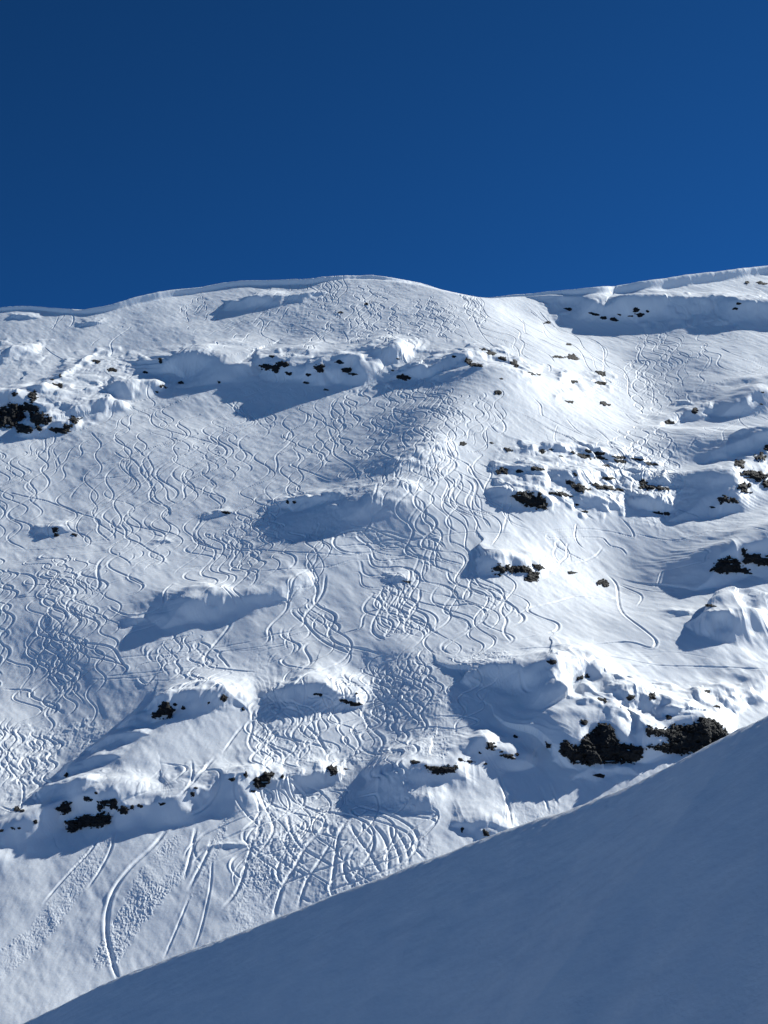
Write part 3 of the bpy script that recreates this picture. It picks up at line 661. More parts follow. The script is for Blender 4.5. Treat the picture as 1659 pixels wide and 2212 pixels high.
 (T(T8, (840, 0), (940, 110), (1060, 230), (1110, 220)), .8, .34),
 (T(T8, (1510, 10), (1470, 90), (1430, 130)), .8, .34),
 (T(T8, (300, 240), (390, 320), (440, 400), (460, 460)), .8, .36),
 (T(T8, (850, 320), (1100, 270), (1300, 280), (1440, 230), (1330, 200), (1150, 200)), .6, .26),
 (T(T8, (1560, 530), (1590, 640), (1620, 720), (1640, 800), (1655, 920)), .7, .32),
 (T(T9, (30, 210), (60, 290), (130, 370)), .8, .34),
 (T(T9, (180, 980), (220, 1080), (235, 1150)), .6, .28),
 (T(T9, (245, 960), (300, 1110)), .6, .3),
 (T(T9, (190, 640), (150, 760), (130, 860)), .6, .22),
 (T(T2, (0, 340), (60, 380), (20, 440), (120, 500), (240, 520)), .6, .26),
 (T(T2, (280, 400), (400, 450), (400, 480), (500, 520), (600, 500), (560, 430)), .6, .26),
 (T(T2, (1330, 200), (1400, 250), (1350, 310), (1420, 350), (1500, 370), (1440, 400), (1550, 440), (1659, 465)), .7, .3),
 (T(T2, (1400, 330), (1480, 480), (1560, 540)), .6, .26),
 (T(T2, (530, 870), (480, 960), (520, 1010), (580, 960), (540, 900)), .7, .3),
 (T(T2, (470, 1060), (480, 1110), (520, 1160), (490, 1220), (560, 1270), (650, 1330), (660, 1400)), .7, .32),
 (T(T2, (330, 960), (330, 1020), (250, 1070), (200, 1090), (210, 1130), (130, 1180)), .7, .3),
 (T(T2, (390, 1010), (380, 1060), (260, 1110), (210, 1170), (120, 1250), (150, 1300), (120, 1350)), .7, .3),
 (T(T2, (260, 1210), (290, 1270), (220, 1300), (330, 1340), (480, 1400)), .7, .3),
 (T(T2, (890, 920), (890, 980), (960, 1040), (1060, 1060), (1110, 1040), (1130, 990)), .7, .3),
 (T(T2, (1540, 950), (1620, 1050), (1600, 1100), (1560, 1090), (1500, 1020)), .7, .3),
 (T(T2, (960, 1090), (950, 1130), (970, 1180), (1000, 1190)), .7, .34),
 (T(T2, (870, 1100), (800, 1200), (860, 1250), (900, 1250)), .7, .34),
 (T(T2, (1230, 1180), (1260, 1240), (1380, 1300), (1400, 1350), (1460, 1430), (1480, 1481)), .8, .34),
 (T(T2, (1150, 1180), (1240, 1240), (1300, 1300), (1230, 1370), (1080, 1440)), .8, .32),
]
for P, wd, dp in HAND:
    track_px(P, width=wd, depth=dp, berm=dp * .75, side=R2.choice([-1, 1]))
N = H0 + GR + BE * (GR > -.12)

# ------------------------------------------------------------------ materials
def mat(name):
    m = bpy.data.materials.new(name); m.use_nodes = True
    return m, m.node_tree, m.node_tree.nodes['Principled BSDF']

def snow_material(name, scale, strength, dist, col=(.76, .775, .79), sss=0.0, stretch=(1, 1, 1)):
    m, t, p = mat(name)
    tc = t.nodes.new('ShaderNodeTexCoord'); mp = t.nodes.new('ShaderNodeMapping'); mp.inputs['Scale'].default_value = stretch
    n1 = t.nodes.new('ShaderNodeTexNoise'); n1.inputs['Scale'].default_value = scale; n1.inputs['Detail'].default_value = 8; n1.inputs['Roughness'].default_value = .62
    bp = t.nodes.new('ShaderNodeBump'); bp.inputs['Strength'].default_value = strength; bp.inputs['Distance'].default_value = dist
    t.links.new(tc.outputs['Object'], mp.inputs[0]); t.links.new(mp.outputs[0], n1.inputs['Vector'])
    t.links.new(n1.outputs[0], bp.inputs['Height']); t.links.new(bp.outputs[0], p.inputs['Normal'])
    n2 = t.nodes.new('ShaderNodeTexNoise'); n2.inputs['Scale'].default_value = scale * .07; n2.inputs['Detail'].default_value = 3
    cr = t.nodes.new('ShaderNodeValToRGB')
    cr.color_ramp.elements[0].position = .3; cr.color_ramp.elements[0].color = (col[0] * .95, col[1] * .96, col[2] * .98, 1)
    cr.color_ramp.elements[1].position = .7; cr.color_ramp.elements[1].color = (*col, 1)
    t.links.new(tc.outputs['Object'], n2.inputs['Vector']); t.links.new(n2.outputs[0], cr.inputs[0]); t.links.new(cr.outputs[0], p.inputs['Base Color'])
    p.inputs['Roughness'].default_value = .55; p.inputs['Specular IOR Level'].default_value = .35
    return m
M_SNOW = snow_material('mountain_snow', .9, .4, .16)
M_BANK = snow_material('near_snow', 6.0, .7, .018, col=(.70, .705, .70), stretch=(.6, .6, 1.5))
M_GROUND = snow_material('valley_bounce_grey', .05, .3, 1.0, col=(.34, .34, .33))  # unseen valley floor, no forest built; grey chosen to set the bounced light

m, t, p = mat('dark_rock')
tc = t.nodes.new('ShaderNodeTexCoord'); n1 = t.nodes.new('ShaderNodeTexNoise'); n1.inputs['Scale'].default_value = .55; n1.inputs['Detail'].default_value = 8
n1.inputs['Roughness'].default_value = .7
cr = t.nodes.new('ShaderNodeValToRGB'); e = cr.color_ramp.elements
e[0].position = .35; e[0].color = (.009, .009, .010, 1); e[1].position = .74; e[1].color = (.028, .027, .027, 1)
vo = t.nodes.new('ShaderNodeTexVoronoi'); vo.inputs['Scale'].default_value = .45; vo.distance = 'CHEBYCHEV'
bp = t.nodes.new('ShaderNodeBump'); bp.inputs['Strength'].default_value = .6; bp.inputs['Distance'].default_value = .35
t.links.new(tc.outputs['Object'], n1.inputs['Vector']); t.links.new(tc.outputs['Object'], vo.inputs['Vector'])
t.links.new(n1.outputs[0], cr.inputs[0]); t.links.new(cr.outputs[0], p.inputs['Base Color'])
ad = t.nodes.new('ShaderNodeMath'); ad.operation = 'ADD'; t.links.new(n1.outputs[0], ad.inputs[0]); t.links.new(vo.outputs['Distance'], ad.inputs[1])
t.links.new(ad.outputs[0], bp.inputs['Height']); t.links.new(bp.outputs[0], p.inputs['Normal'])
p.inputs['Roughness'].default_value = .85; p.inputs['Specular IOR Level'].default_value = .2
M_ROCK = m

def grid_mesh(name, V, mask=None, material=None, flip=False):
    """V: (rows, cols, 3)"""
    r, c = V.shape[:2]
    idx = np.arange(r * c).reshape(r, c)
    q = np.stack([idx[:-1, :-1], idx[1:, :-1], idx[1:, 1:], idx[:-1, 1:]], -1)
    if flip: q = q[..., ::-1]
    if mask is not None: q = q[mask]
    q = q.reshape(-1, 4)
    if mask is not None:
        used = np.unique(q); rm = np.full(r * c, -1); rm[used] = np.arange(len(used)); q = rm[q]; Vf = V.reshape(-1, 3)[used]
    else: Vf = V.reshape(-1, 3)
    me = bpy.data.meshes.new(name)
    me.vertices.add(len(Vf)); me.vertices.foreach_set('co', Vf.astype(np.float32).ravel())
    me.loops.add(q.size); me.loops.foreach_set('vertex_index', q.astype(np.int32).ravel())
    me.polygons.add(len(q)); me.polygons.foreach_set('loop_start', np.arange(0, q.size, 4, dtype=np.int32))
    me.polygons.foreach_set('loop_total', np.full(len(q), 4, np.int32))
    me.polygons.foreach_set('use_smooth', np.ones(len(q), bool))
    me.update(calc_edges=True)
    if material: me.materials.append(material)
    return me

def link(name, me, parent=None):
    o = bpy.data.objects.new(name, me); COL.objects.link(o)
    if parent: o.parent = parent
    return o

P3 = A[..., None] * np.array([1., 0, 0]) + B[..., None] * Bb + (C0 + N)[..., None] * Nn
o = link('mountain', grid_mesh('mountain', P3, material=M_SNOW)); o['kind'] = 'structure'

# ------------------------------------------------------------------ rocks
SXp, SYp = project(P3)
VM = np.minimum.accumulate(SYp[::-1], 0)          # from the foot upward: lowest screen y reached so far
def hits(x, y):
    x = np.asarray(x, float); y = np.asarray(y, float)
    j = np.interp(x, gx, np.arange(len(gx))); j0 = np.floor(j).astype(int); f = (j - j0)[..., None]
    a = hits1(gx[j0], y); b = hits1(gx[np.minimum(j0 + 1, len(gx) - 1)], y)
    far = np.linalg.norm(a - b, axis=-1, keepdims=True) > 4
    na = (a[..., 1:2] < b[..., 1:2])
    r = np.where(far, np.where(na, a, b), a * (1 - f) + b * f)
    d = ray(x, y); r = d * (r[..., 1] / d[..., 1])[..., None]
    return r
def hits1(x, y):
    """world point of the surface seen at photo point (x, y)"""
    x = np.asarray(x, float); y = np.asarray(y, float)
    j = np.interp(x, gx, np.arange(len(gx))); ji = np.rint(j).astype(int)
    out = np.zeros(x.shape + (3,))
    for jj in np.unique(ji):
        m = ji == jj
        col = VM[:, jj]
        k = np.searchsorted(-col, -y[m]); k = np.clip(k, 1, len(gy) - 1)
        r1 = len(gy) - 1 - k; r0 = np.minimum(r1 + 1, len(gy) - 1)
        c1, c0 = col[k], col[k - 1]; f = np.clip((c0 - y[m]) / (c0 - c1 + 1e-6), 0, 1)
        out[m] = P3[r0, jj] * (1 - f)[:, None] + P3[r1, jj] * f[:, None]
    # keep the exact column of the request
    d = ray(x, y); tdist = out[..., 1] / d[..., 1]
    out[..., 0] = tdist * d[..., 0]
    return out

def signed(P, X, Y):
    n = len(P); ins = np.zeros(X.shape, bool); dm = np.full(X.shape, 1e9)
    for k in range(n):
        (x0, y0), (x1, y1) = P[k], P[(k + 1) % n]
        ins ^= ((y0 > Y) != (y1 > Y)) & (X < (x1 - x0) * (Y - y0) / (y1 - y0 + 1e-9) + x0)
        dx, dy = x1 - x0, y1 - y0; t = np.clip(((X - x0) * dx + (Y - y0) * dy) / (dx * dx + dy * dy + 1e-9), 0, 1)
        dm = np.minimum(dm, np.hypot(X - x0 - t * dx, Y - y0 - t * dy))
    return np.where(ins, dm, -dm)

RK = [0]
def rock_mesh(shape):
    """shape: (cx, cy, rx, ry) or list of photo points"""
    RK[0] += 1; sd_ = RK[0]
    rr = np.random.default_rng(500 + sd_)
    if isinstance(shape, tuple):
        cx, cy, rx, ry = shape
        ang = np.linspace(0, 2 * np.pi, 9, endpoint=False) + rr.uniform(-.2, .2, 9)
        k = rr.uniform(.62, 1.35, 9)
        P = [(cx + rx * 1.08 * kk * np.cos(t), cy + ry * kk * np.sin(t) + .12 * rx * kk * np.cos(t)) for t, kk in zip(ang, k)]
        size = min(rx, ry)
    else:
        P = list(shape); xs = [q[0] for q in P]; ys = [q[1] for q in P]; size = min(max(xs) - min(xs), max(ys) - min(ys)) * .5
    xs = [q[0] for q in P]; ys = [q[1] for q in P]
    st = float(np.clip(size / 9, .45, 1.0))
    X, Y = np.meshgrid(np.arange(min(xs) - 4, max(xs) + 4.01, st), np.arange(min(ys) - 4, max(ys) + 4.01, st))
    s = signed(P, X, Y)
    jag = fbm(X / 5.0, Y / 4.0, 3, sd_ * 1.7, .6)
    big = size > 9
    s = s + jag * min(3.6, size * .34)
    W_ = hits(X, Y)
    dist = np.linalg.norm(W_.reshape(-1, 3), axis=1).mean(); mpx = dist / FD
    th = np.clip(s, -3, size * .8)
    prof = np.sign(th) * np.sqrt(np.abs(th) / (size * .8 + .1)) * size * .42 * mpx
    cell = float(np.clip(size * .55, 2.2, 7.5)); x0_, x1_, y0_, y1_ = X.min(), X.max(), Y.min(), Y.max()
    K = int(np.clip((x1_ - x0_) * (y1_ - y0_) / cell ** 2, 6, 500))
    qx = rr.uniform(x0_, x1_, K); qy = rr.uniform(y0_, y1_, K); qh = rr.uniform(0, 1, K); qa = rr.normal(0, .16, K); qb = rr.normal(.10, .16, K)
    near = np.zeros(X.shape, int); bd = np.full(X.shape, 1e9)
    for c_ in range(K):
        d2_ = (X - qx[c_]) ** 2 + ((Y - qy[c_]) * 1.5) ** 2; m_ = d2_ < bd; bd[m_] = d2_[m_]; near[m_] = c_
    crag = mpx * np.maximum(0, cell * .55 * qh[near] + qa[near] * (X - qx[near]) + qb[near] * (Y - qy[near]))
    if big:   # snow lying on ledges: the rock dips under the snow there
        led = vnoise(X / 16, Y / 5, sd_ + 9)
        prof = np.where(led > .62, prof - (led - .62) * 12 * mpx * 3, prof)
    out = -W_ / np.linalg.norm(W_, axis=-1, keepdims=True)
    out = out * .9 + Nn * .35; out /= np.linalg.norm(out, axis=-1, keepdims=True)
    D_ = prof + np.where(prof > 0, crag, 0) + .12 * mpx
    V = W_ + out * D_[..., None]
    # keep the sheet's sides shut by sinking everything outside
    vis = D_ > -.4 * mpx
    mk = vis[:-1, :-1] | vis[1:, :-1] | vis[1:, 1:] | vis[:-1, 1:]
    if not mk.any(): return None
    me = grid_mesh('rock', V, mask=mk, material=M_ROCK)
    me.polygons.foreach_set('use_smooth', np.zeros(len(me.polygons), bool)); me.update()
    return me

def outcrop(name, label, shapes, cat='rock', group=None):
    mes = [m for m in (rock_mesh(s) for s in shapes) if m]
    if not mes: return
    cents = []
    for me in mes:
        v = np.zeros(len(me.vertices) * 3, np.float32); me.vertices.foreach_get('co', v); v = v.reshape(-1, 3)
        cents.append((v, np.array([v[:, 0].mean(), v[:, 1].mean(), v[:, 2].min()])))
    if len(mes) == 1:
        c = cents[0][1]; v = cents[0][0] - c; mes[0].vertices.foreach_set('co', v.astype(np.float32).ravel()); mes[0].update()
        r = link(name, mes[0]); r.location = c
    else:
        c = np.mean([q[1] for q in cents], 0); r = link(name, None); r.location = c
        for me, (v, _) in zip(mes, cents):
            me.vertices.foreach_set('co', (v - c).astype(np.float32).ravel()); me.update()
            link('rock_face', me, r)
    r['label'] = label; r['category'] = cat
    if group: r['group'] = group

OUT = [
 ('rock_cliff', 'black rock cliff cut by the left edge of the photo, topped with broken snow', [[(-30, 880), (0, 884), (20, 874), (37, 870), (50, 887), (55, 900), (40, 910), (30, 922), (0, 925), (-30, 926)], (70, 858, 13, 11), (32, 851, 6, 4), (62, 880, 17, 8), (84, 903, 24, 12), (52, 926, 18, 8), (83, 924, 10, 8)]),
 ('rock_outcrop', 'ragged black ledge just right of the cliff at the left edge', [(162, 908, 16, 8), (128, 930, 19, 6), (145, 921, 11, 6)]),
 ('rock', 'thin dark rock near the top of the fluted snow face at upper left', [(208, 780, 10, 3)]),
 ('rock', 'thin dark rock on the right side of the fluted snow face at upper left', [(243, 800, 10, 4)]),
 ('rock_outcrop', 'string of small dark rocks down the left rim of the fluted snow face', [(125, 833, 8, 6), (113, 820, 5, 2), (154, 803, 6, 4), (131, 811, 3, 4)]),
 ('rock', 'narrow dark rock at the left end of the long shaded step, upper left', [(346, 778, 4, 7)]),
 ('rock_outcrop', 'small rock tips in the shaded band left of the first rocky knob', [(353, 836, 7, 4), (392, 827, 6, 3), (339, 847, 4, 3)]),
 ('rock', 'tiny dark rock midway between the shaded step and the first rocky knob', [(473, 826, 3, 3)]),
 ('rock', 'tiny dark rock on the upper edge of the long slanting shadow at upper left', [(315, 805, 5, 3)]),
 ('rock_outcrop', 'largest black rock of the knob row below the summit, leftmost of that row', [(585, 795, 19, 10), (610, 788, 15, 7), (623, 807, 6, 4), (586, 770, 5, 3)]),
 ('rock', 'flat dark rock at the foot of the leftmost rocky knob', [(662, 827, 7, 2.5)]),
 ('rock_outcrop', 'dark rock of the second knob from the left in the row below the summit', [(688, 795, 13, 9), (665, 810, 6, 3)]),
 ('rock', 'small flat rock alone below the second rocky knob', [(705, 842, 6, 2.5)]),
 ('rock_outcrop', 'broken dark rock on the shaded side of the third knob below the summit', [(732, 782, 8, 4), (748, 799, 11, 6), (762, 808, 8, 3)]),
 ('rock', 'dark rock tucked under the big round snow dome in the knob row', [(873, 815, 14, 6)]),
 ('rock_outcrop', 'two tiny rock tips in the face of the big round snow dome', [(860, 775, 4, 2), (848, 800, 3, 2)]),
 ('rock', 'upper of two small rocks in the tracked snow right under the summit', [(791, 656, 5, 3)]),
 ('rock', 'lower of two small rocks in the tracked snow right under the summit', [(736, 675, 6, 2)]),
 ('rock_outcrop', 'dark broken rock over the shaded hollow right of the round snow dome', [(1012, 781, 9, 6), (1030, 788, 14, 4)]),
 ('rock', 'tiny rock in the shaded hollow right of the round snow dome', [(980, 770, 4, 2)]),
 ('rock_outcrop', 'dark rock crest at the upper right end of the knob row', [(1060, 762, 11, 5), (1045, 755, 8, 3), (1086, 774, 8, 4)]),
 ('rock_outcrop', 'streaked dark ledge descending right from the knob row', [(1112, 785, 9, 8), (1145, 808, 10, 4), (1163, 809, 6, 4)]),
 ('rock', 'small rock on the lit snow below the upper right end of the knob row', [(1083, 818, 4, 2)]),
 ('rock', 'lone dark rock on the spur between the knob row and the layered cliffs', [(1076, 848, 9, 5)]),
 ('rock', 'dark rock on the crest of the shaded ridge in mid slope', [(1000, 959, 10, 4)]),
 ('rock', 'small dark rock at the upper left start of the layered cliffs', [(1098, 972, 10, 5)]),
 ('rock', 'tiny flat rock between the shaded ridge and the layered cliffs', [(1062, 957, 5, 2)]),
 ('rock_outcrop', 'pair of dark rocks at the left end of the middle cliff layer', [(1076, 1020, 6, 4), (1088, 1017, 7, 7)]),
 ('rock', 'small elongated rock high on the sunlit spur near the far ridge', [(1183, 697, 6, 3)]),
 ('rock', 'small elongated rock halfway down the sunlit spur', [(1229, 744, 7, 3)]),
 ('rock_outcrop', 'greenish dark low rock beside a tracked hollow on the sunlit spur', [(1205, 771, 11, 3), (1236, 770, 14, 6)]),
 ('rock', 'dark jagged rock on the right shoulder of the sunlit spur', [(1300, 806, 10, 5)]),
 ('rock', 'rock at the right edge of a round shaded scoop on the sunlit spur', [(1240, 825, 6, 4)]),
 ('rock', 'long low rock under the jagged rock on the sunlit spur', [(1297, 827, 12, 3)]),
 ('rock', 'dark rock under the cornice at the far upper right', [(1613, 611, 6, 4)]),
 ('rock', 'thin flat rock by the right edge just under the far ridge', [(1642, 611, 12, 3)]),
 ('rock', 'reddish dark rock at the left end of the far shaded wall', [(1228, 668, 8, 3)]),
 ('rock_outcrop', 'low rocks at the foot of the far shaded wall, left part', [(1285, 679, 10, 3), (1304, 687, 7, 3), (1326, 691, 8, 4), (1338, 680, 4, 2)]),
 ('rock_outcrop', 'small rocks in the middle of the far shaded wall', [(1373, 670, 7, 5), (1382, 681, 10, 4), (1398, 673, 5, 2.5), (1362, 683, 5, 2)]),
 ('rock_outcrop', 'small rocks at the right end of the far shaded wall', [(1596, 656, 5, 2), (1588, 667, 5, 2)]),
 ('rock', 'pale brown boulder alone in the tracked gully', [(1309, 873, 9, 5)]),
 ('rock', 'thin dark rock left of the boulder in the tracked gully', [(1230, 868, 10, 3)]),
 ('rock', 'flat black rock in the snow hollow right of the gully', [(1446, 912, 14, 4)]),
 ('rock', 'black rock with a snow cap at the end of the hollow right of the gully', [(1500, 888, 9, 6)]),
 ('rock_outcrop', 'two tiny rock tips in the shade by the right edge, level with the gully', [(1648, 847, 3, 2), (1645, 873, 3, 2)]),
 ('rock_outcrop', 'upper layer of the stepped cliffs, a row of dark rocks under scalloped snow', [(1171, 974, 8, 5), (1190, 972, 5, 2.5), (1213, 986, 4, 2), (1240, 978, 6, 3), (1262, 986, 16, 5), (1272, 975, 7, 4), (1296, 980, 14, 4), (1298, 990, 12, 4), (1336, 987, 13, 4), (1342, 997, 12, 4), (1380, 993, 14, 3), (1408, 1002, 14, 3), (1310, 1005, 9, 2.5)]),
 ('rock_outcrop', 'middle layer of the stepped cliffs, dark rocks above a flat snow shelf', [(1159, 1014, 16, 4), (1122, 1018, 7, 3), (1243, 1025, 5, 3), (1232, 1042, 8, 6), (1252, 1053, 22, 8), (1304, 1052, 22, 7), (1312, 1033, 15, 4), (1338, 1058, 8, 3), (1390, 1042, 8, 6), (1398, 1053, 17, 6), (1430, 1054, 14, 5)]),
 ('rock_outcrop', 'big black block at the lower left of the stepped cliffs', [[(1102, 1070), (1125, 1061), (1150, 1064), (1158, 1072), (1168, 1064), (1176, 1080), (1184, 1101), (1160, 1098), (1140, 1094), (1118, 1084)]]),
 ('rock_outcrop', 'thin dark ledge right of the big black block of the stepped cliffs', [(1208, 1068, 22, 5), (1245, 1090, 7, 2.5), (1262, 1105, 7, 3)]),
 ('rock_outcrop', 'dark rocks at the mouth of the gully below the stepped cliffs', [(1422, 1108, 9, 3), (1441, 1110, 7, 4)]),
 ('rock_outcrop', 'upper part of the right edge cliff, dark rocks with snow between', [(1597, 1002, 11, 8), (1643, 990, 13, 10), (1660, 970, 9, 9)]),
 ('rock_outcrop', 'large black lower part of the right edge cliff above the long shadow', [(1632, 1028, 27, 10), (1608, 1053, 17, 12), (1562, 1080, 15, 10), (1584, 1081, 11, 6), (1655, 1045, 12, 7), (1539, 1096, 5, 2.5)]),
 ('rock_outcrop', 'black boulders by the right edge above the pointed shadow', [[(1536, 1232), (1550, 1212), (1575, 1204), (1595, 1212), (1602, 1225), (1590, 1236), (1560, 1239)], (1640, 1208, 27, 17), (1605, 1234, 18, 6), (1607, 1192, 6, 7)]),
 ('rock', 'thin flat rock on the rim of the large shaded scoop at right', [(1533, 1308, 13, 3)]),
 ('rock_outcrop', 'black rocks of the isolated mound in the middle of the slope', [(1075, 1233, 14, 11), (1101, 1230, 9, 7), (1122, 1230, 22, 9), (1150, 1240, 18, 10), (1165, 1225, 12, 6), (1142, 1252, 16, 5)]),
 ('rock_outcrop', 'small dark rock right of the isolated mound where a track bends', [(1300, 1257, 12, 7), (1309, 1262, 8, 5)]),
 ('rock', 'tiny flat rock between the isolated mound and the rock by the bend', [(1237, 1237, 8, 3)]),
 ('rock_outcrop', 'black rock in the small snow mound near the left edge', [(120, 1144, 6, 6), (121, 1155, 5, 2.5)]),
 ('rock', 'tiny rock right of the small snow mound near the left edge', [(162, 1155, 6, 2)]),
 ('rock', 'small dark rock on a low rise left of centre', [(488, 1107, 8, 3)]),
 ('rock_outcrop', 'two tiny rocks in the oval shaded hollow left of centre', [(622, 1084, 4, 4), (637, 1085, 4, 4)]),
 ('rock', 'small rock among the dense tracks at the centre', [(880, 1257, 8, 3)]),
 ('rock', 'flat rock in the shaded face above the central churned snow', [(686, 1500, 10, 4)]),
 ('rock_outcrop', 'dark curved rock at the right end of the central shaded face', [(745, 1515, 9, 4), (766, 1521, 13, 6), (771, 1498, 4, 2)]),
 ('rock', 'big black rock at the left end of the upper shaded step', [[(328, 1546), (340, 1530), (352, 1517), (366, 1518), (377, 1535), (371, 1549), (350, 1553), (333, 1551)]]),
 ('rock_outcrop', 'two small rocks right beside the big black rock of the upper shaded step', [(378, 1522, 4, 3), (397, 1529, 5, 4)]),
 ('rock', 'tiny rock halfway along the upper shaded step', [(450, 1519, 3, 3)]),
 ('rock', 'dark rock with lit snow at the crest of the upper shaded step', [(485, 1509, 7, 6)]),
 ('rock', 'small rock at the right end of the upper shaded step', [(525, 1530, 3.5, 4)]),
 ('rock', 'lone small rock with a lit snow tip in the long shadow at lower left', [(143, 1674, 3.5, 5)]),
 ('rock_outcrop', 'jagged dark rock left of the large lower left cliff', [(137, 1745, 15, 13), (188, 1726, 10, 5), (207, 1713, 4, 3)]),
 ('rock_cliff', 'large black cliff with a snow ledge across it at lower left', [[(140, 1775), (165, 1768), (182, 1760), (205, 1763), (225, 1752), (241, 1763), (237, 1782), (215, 1787), (180, 1786), (165, 1796), (148, 1797)], (232, 1735, 17, 11), (246, 1738, 7, 10), (214, 1744, 8, 6)]),
 ('rock_outcrop', 'dark rocks immediately right of the large lower left cliff', [(269, 1748, 10, 9), (285, 1745, 4, 5), (303, 1741, 6, 3)]),
 ('rock', 'small rock at the base of the fluted snow right of the lower left cliff', [(350, 1737, 6, 4)]),
 ('rock_outcrop', 'small dark rock beside the straight ski track at lower left', [(418, 1716, 6, 5), (423, 1702, 6, 2)]),
 ('rock_outcrop', 'scattered small rocks in the shade near the left edge at lower left', [(36, 1748, 7, 5), (48, 1751, 4, 3), (77, 1776, 6, 5), (28, 1789, 4, 3), (42, 1789, 3, 2), (4, 1794, 4, 3)]),
 ('rock_outcrop', 'three small rocks in the lower shaded step left of the black wedge rock', [(500, 1684, 6, 5), (531, 1674, 4, 6), (547, 1709, 7, 2.5)]),
 ('rock', 'black wedge shaped rock in the middle of the lower shaded step', [[(549, 1678), (560, 1680), (575, 1668), (590, 1671), (582, 1690), (571, 1700), (557, 1706), (550, 1696)]]),
 ('rock', 'small rock just right of the black wedge rock', [(610, 1679, 6, 5)]),
 ('rock', 'black triangular rock under a lit snow spike in the lower step', [[(703, 1661), (716, 1653), (728, 1655), (729, 1666), (720, 1675), (712, 1670)]]),
 ('rock', 'tiny rock right of the black triangular rock', [(746, 1661, 4, 2)]),
 ('rock', 'long black boat shaped rock under the snow rim at lower centre', [[(917, 1652), (935, 1655), (960, 1657), (988, 1651), (989, 1660), (982, 1670), (950, 1673), (930, 1669)]]),
 ('rock', 'small rock just left of the boat shaped rock', [(897, 1646, 9, 4)]),
 ('rock_outcrop', 'two small rocks just right of the boat shaped rock', [(996, 1641, 7, 4), (1015, 1645, 8, 3)]),
 ('rock_outcrop', 'dark rock on the lit rim of a small shaded bowl at lower centre', [(1060, 1611, 14, 9), (1036, 1627, 3.5, 2.5), (1083, 1624, 5, 2.5)]),
 ('rock_outcrop', 'flat dark rocks low on the right of the small shaded bowl', [(1098, 1633, 15, 5), (1118, 1629, 4, 3), (1049, 1650, 4, 2.5)]),
 ('rock', 'narrow upright rock just above the near slope, left of two', [(998, 1791, 4, 7)]),
 ('rock', 'round dark rock just above the near slope, right of two', [(1051, 1799, 6, 6)]),
 ('rock', 'flat rock on top of the shaded face right of centre', [(1197, 1430, 12, 4)]),
 ('rock_outcrop', 'curved chain of dark rocks on the right rim of the shaded face right of centre', [(1232, 1467, 13, 4), (1250, 1464, 11, 6), (1267, 1459, 5, 5)]),
 ('rock', 'dark rock where the shaded face meets the fluted snow at right', [(1299, 1512, 10, 5)]),
 ('rock_outcrop', 'dark rock and a small tip in the fluted snow above the big cliffs', [(1362, 1505, 8, 7), (1341, 1527, 4, 3)]),
 ('rock', 'brown oblong boulder in the snow above the two big cliffs', [(1410, 1506, 11, 9)]),
 ('rock', 'small rock on the snow just above the right hand big cliff', [(1446, 1549, 6, 4)]),
 ('rock', 'small rock on top of the snow hump near the right edge', [(1525, 1494, 9, 4)]),
 ('rock', 'small dark rock on the right flank of the snow hump near the right edge', [(1549, 1526, 8, 4)]),
 ('rock', 'dark rock perched on the snow dome above the big black cliff', [(1262, 1560, 8, 6)]),
 ('rock', 'small rock under a snow spike left of the big black cliff', [(1183, 1610, 5.5, 6)]),
 ('rock', 'tiny rock above the flat rocks left of the big black cliff', [(1113, 1591, 6, 3)]),
 ('rock_cliff', 'big black cliff under the snow dome, largest rock at lower right', [T(T9, (315, 700), (360, 685), (380, 715), (440, 720), (470, 660), (540, 620), (560, 580), (620, 575), (655, 610), (690, 700), (760, 720), (840, 720), (855, 745), (830, 790), (850, 800), (800, 830), (600, 835), (520, 845), (400, 830), (340, 790), (310, 760))]),
 ('rock_cliff', 'long dark brown cliff partly hidden behind the near slope at right', [T(T9, (860, 610), (880, 585), (940, 610), (1000, 605), (1050, 580), (1100, 590), (1170, 580), (1210, 540), (1290, 535), (1360, 590), (1420, 650), (1300, 760), (1100, 775), (1000, 770), (900, 730), (860, 745), (870, 730), (1020, 700), (1000, 665), (870, 650))]),
 ('rock', 'flat rock in the lit snow bank below the big black cliff', [(1295, 1676, 11, 4)]),
]
for it in OUT: outcrop(*it)

# ------------------------------------------------------------------ near snow slope in shade
CR = catmull([(-700, 2500), (-300, 2362), (-100, 2275), (60, 2206), (250, 2118), (400, 2059), (553, 2002), (720, 1934), (920, 1862), (1106, 1791), (1250, 1741), (1390, 1684), (1520, 1618), (1659, 1545), (1850, 1440), (2200, 1240), (2600, 1000)], 4)
dd = np.interp(CR[:, 0], [-700, 0, 1659, 2600], [80, 58, 31, 24])
d = ray(CR[:, 0], CR[:, 1]); d /= np.linalg.norm(d, axis=1)[:, None]
Cc = d * dd[:, None]
mN = np.array([-.9, -.43, 1.0]); mN /= np.linalg.norm(mN)
dn = np.array([0, 0, -1.0]) + mN * mN[2]; dn /= np.linalg.norm(dn)          # straight down the shaded side
hz = np.array([dn[0], dn[1], 0]); hz /= np.linalg.norm(hz)
s_f = np.concatenate([np.linspace(0, 1.5, 40)[1:], np.geomspace(1.6, 90, 210)])
s_b = np.concatenate([np.linspace(0, 1.5, 40), np.geomspace(1.6, 60, 60)])[::-1]
rows = []
r0 = .2
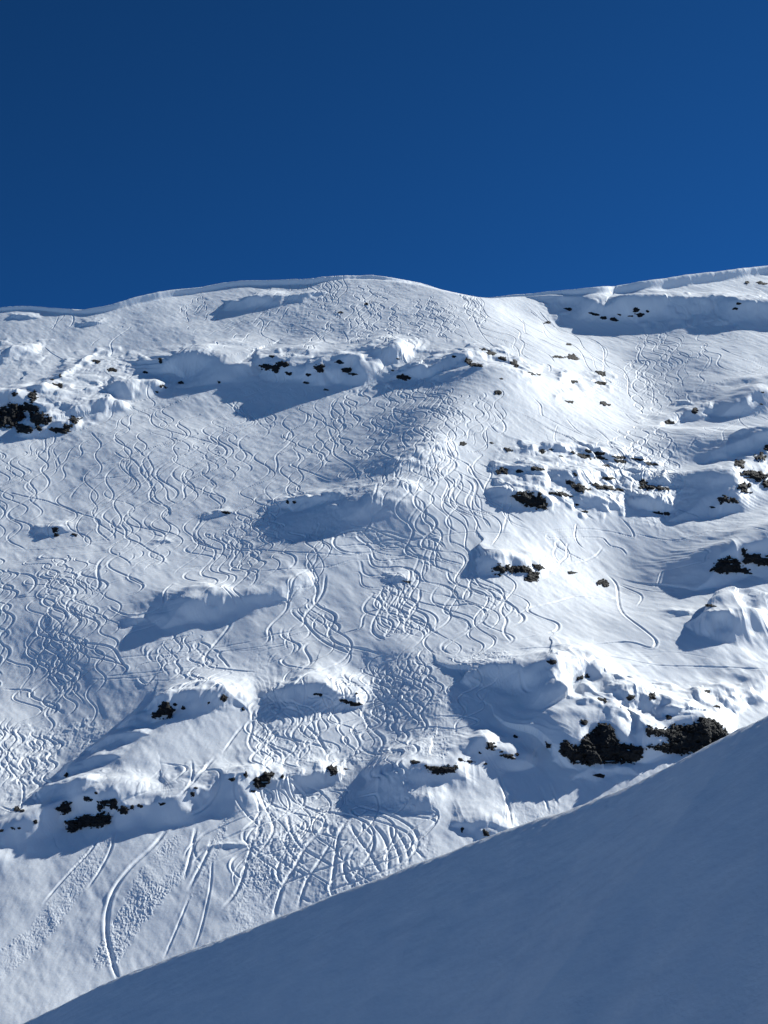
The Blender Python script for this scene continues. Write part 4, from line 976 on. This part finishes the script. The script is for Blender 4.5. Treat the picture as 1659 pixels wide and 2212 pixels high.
def prof_pt(s, front):
    if front:     # slope grows quickly from level at the crest to full steepness
        ang = math.acos(-dn[2]); k = 1 - math.exp(-s / r0)
        x = s * math.cos(0) ; st = rad(45) * 1
        # integrate direction angle = 45deg*(1-exp(-s/r0))
        q = np.linspace(0, s, 60); an = np.arcsin(-dn[2]) * (1 - np.exp(-q / r0))
        return np.trapezoid(np.cos(an), q) if hasattr(np, 'trapezoid') else np.trapz(np.cos(an), q), -(np.trapezoid(np.sin(an), q) if hasattr(np, 'trapezoid') else np.trapz(np.sin(an), q))
    q = np.linspace(0, s, 60); an = rad(30) * (1 - np.exp(-q / 1.2))
    f = np.trapezoid if hasattr(np, 'trapezoid') else np.trapz
    return -f(np.cos(an), q), -f(np.sin(an), q)
uu = np.concatenate([[0], np.cumsum(np.linalg.norm(np.diff(Cc, axis=0), axis=1))])
for s in s_b:
    h_, v_ = prof_pt(s, False); rows.append(Cc + hz * h_ + np.array([0, 0, v_]))
for s in s_f:
    h_, v_ = prof_pt(s, True); rows.append(Cc + hz * h_ + np.array([0, 0, v_]))
V = np.stack(rows)
sall = np.concatenate([-s_b, s_f])[:, None]
U = np.broadcast_to(uu[None], V.shape[:2]); S_ = np.broadcast_to(sall, V.shape[:2])
calm = np.exp(-(S_ / 1.2) ** 2)
hgt = .012 * (1 - calm) * fbm(U / .9 + S_ / 3, S_ / .55, 3, 3) + .05 * fbm(U / 9, S_ / 14, 2, 6) * (1 - calm) + .012 * calm * fbm(U / .22, S_ / .22, 2, 8) + .045 * fbm(U / 2.6, S_ / 5, 3, 12)
V = V + (mN * 1.0) * hgt[..., None]
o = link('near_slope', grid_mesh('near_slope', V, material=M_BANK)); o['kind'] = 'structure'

# ------------------------------------------------------------------ valley floor to the horizon
zf = float(min(P3[..., 2].min(), V[..., 2].min())) + 6
R_ = np.concatenate([[0], np.geomspace(20, 30000, 60)]); TH = np.linspace(0, 2 * np.pi, 97)
RR, TT = np.meshgrid(R_, TH, indexing='ij')
Vg = np.stack([RR * np.cos(TT), RR * np.sin(TT), zf + .012 * RR * vnoise(RR * np.cos(TT) / 300, RR * np.sin(TT) / 300, 2) - .0 * RR], -1)
o = link('ground', grid_mesh('ground', Vg, material=M_GROUND)); o['kind'] = 'structure'
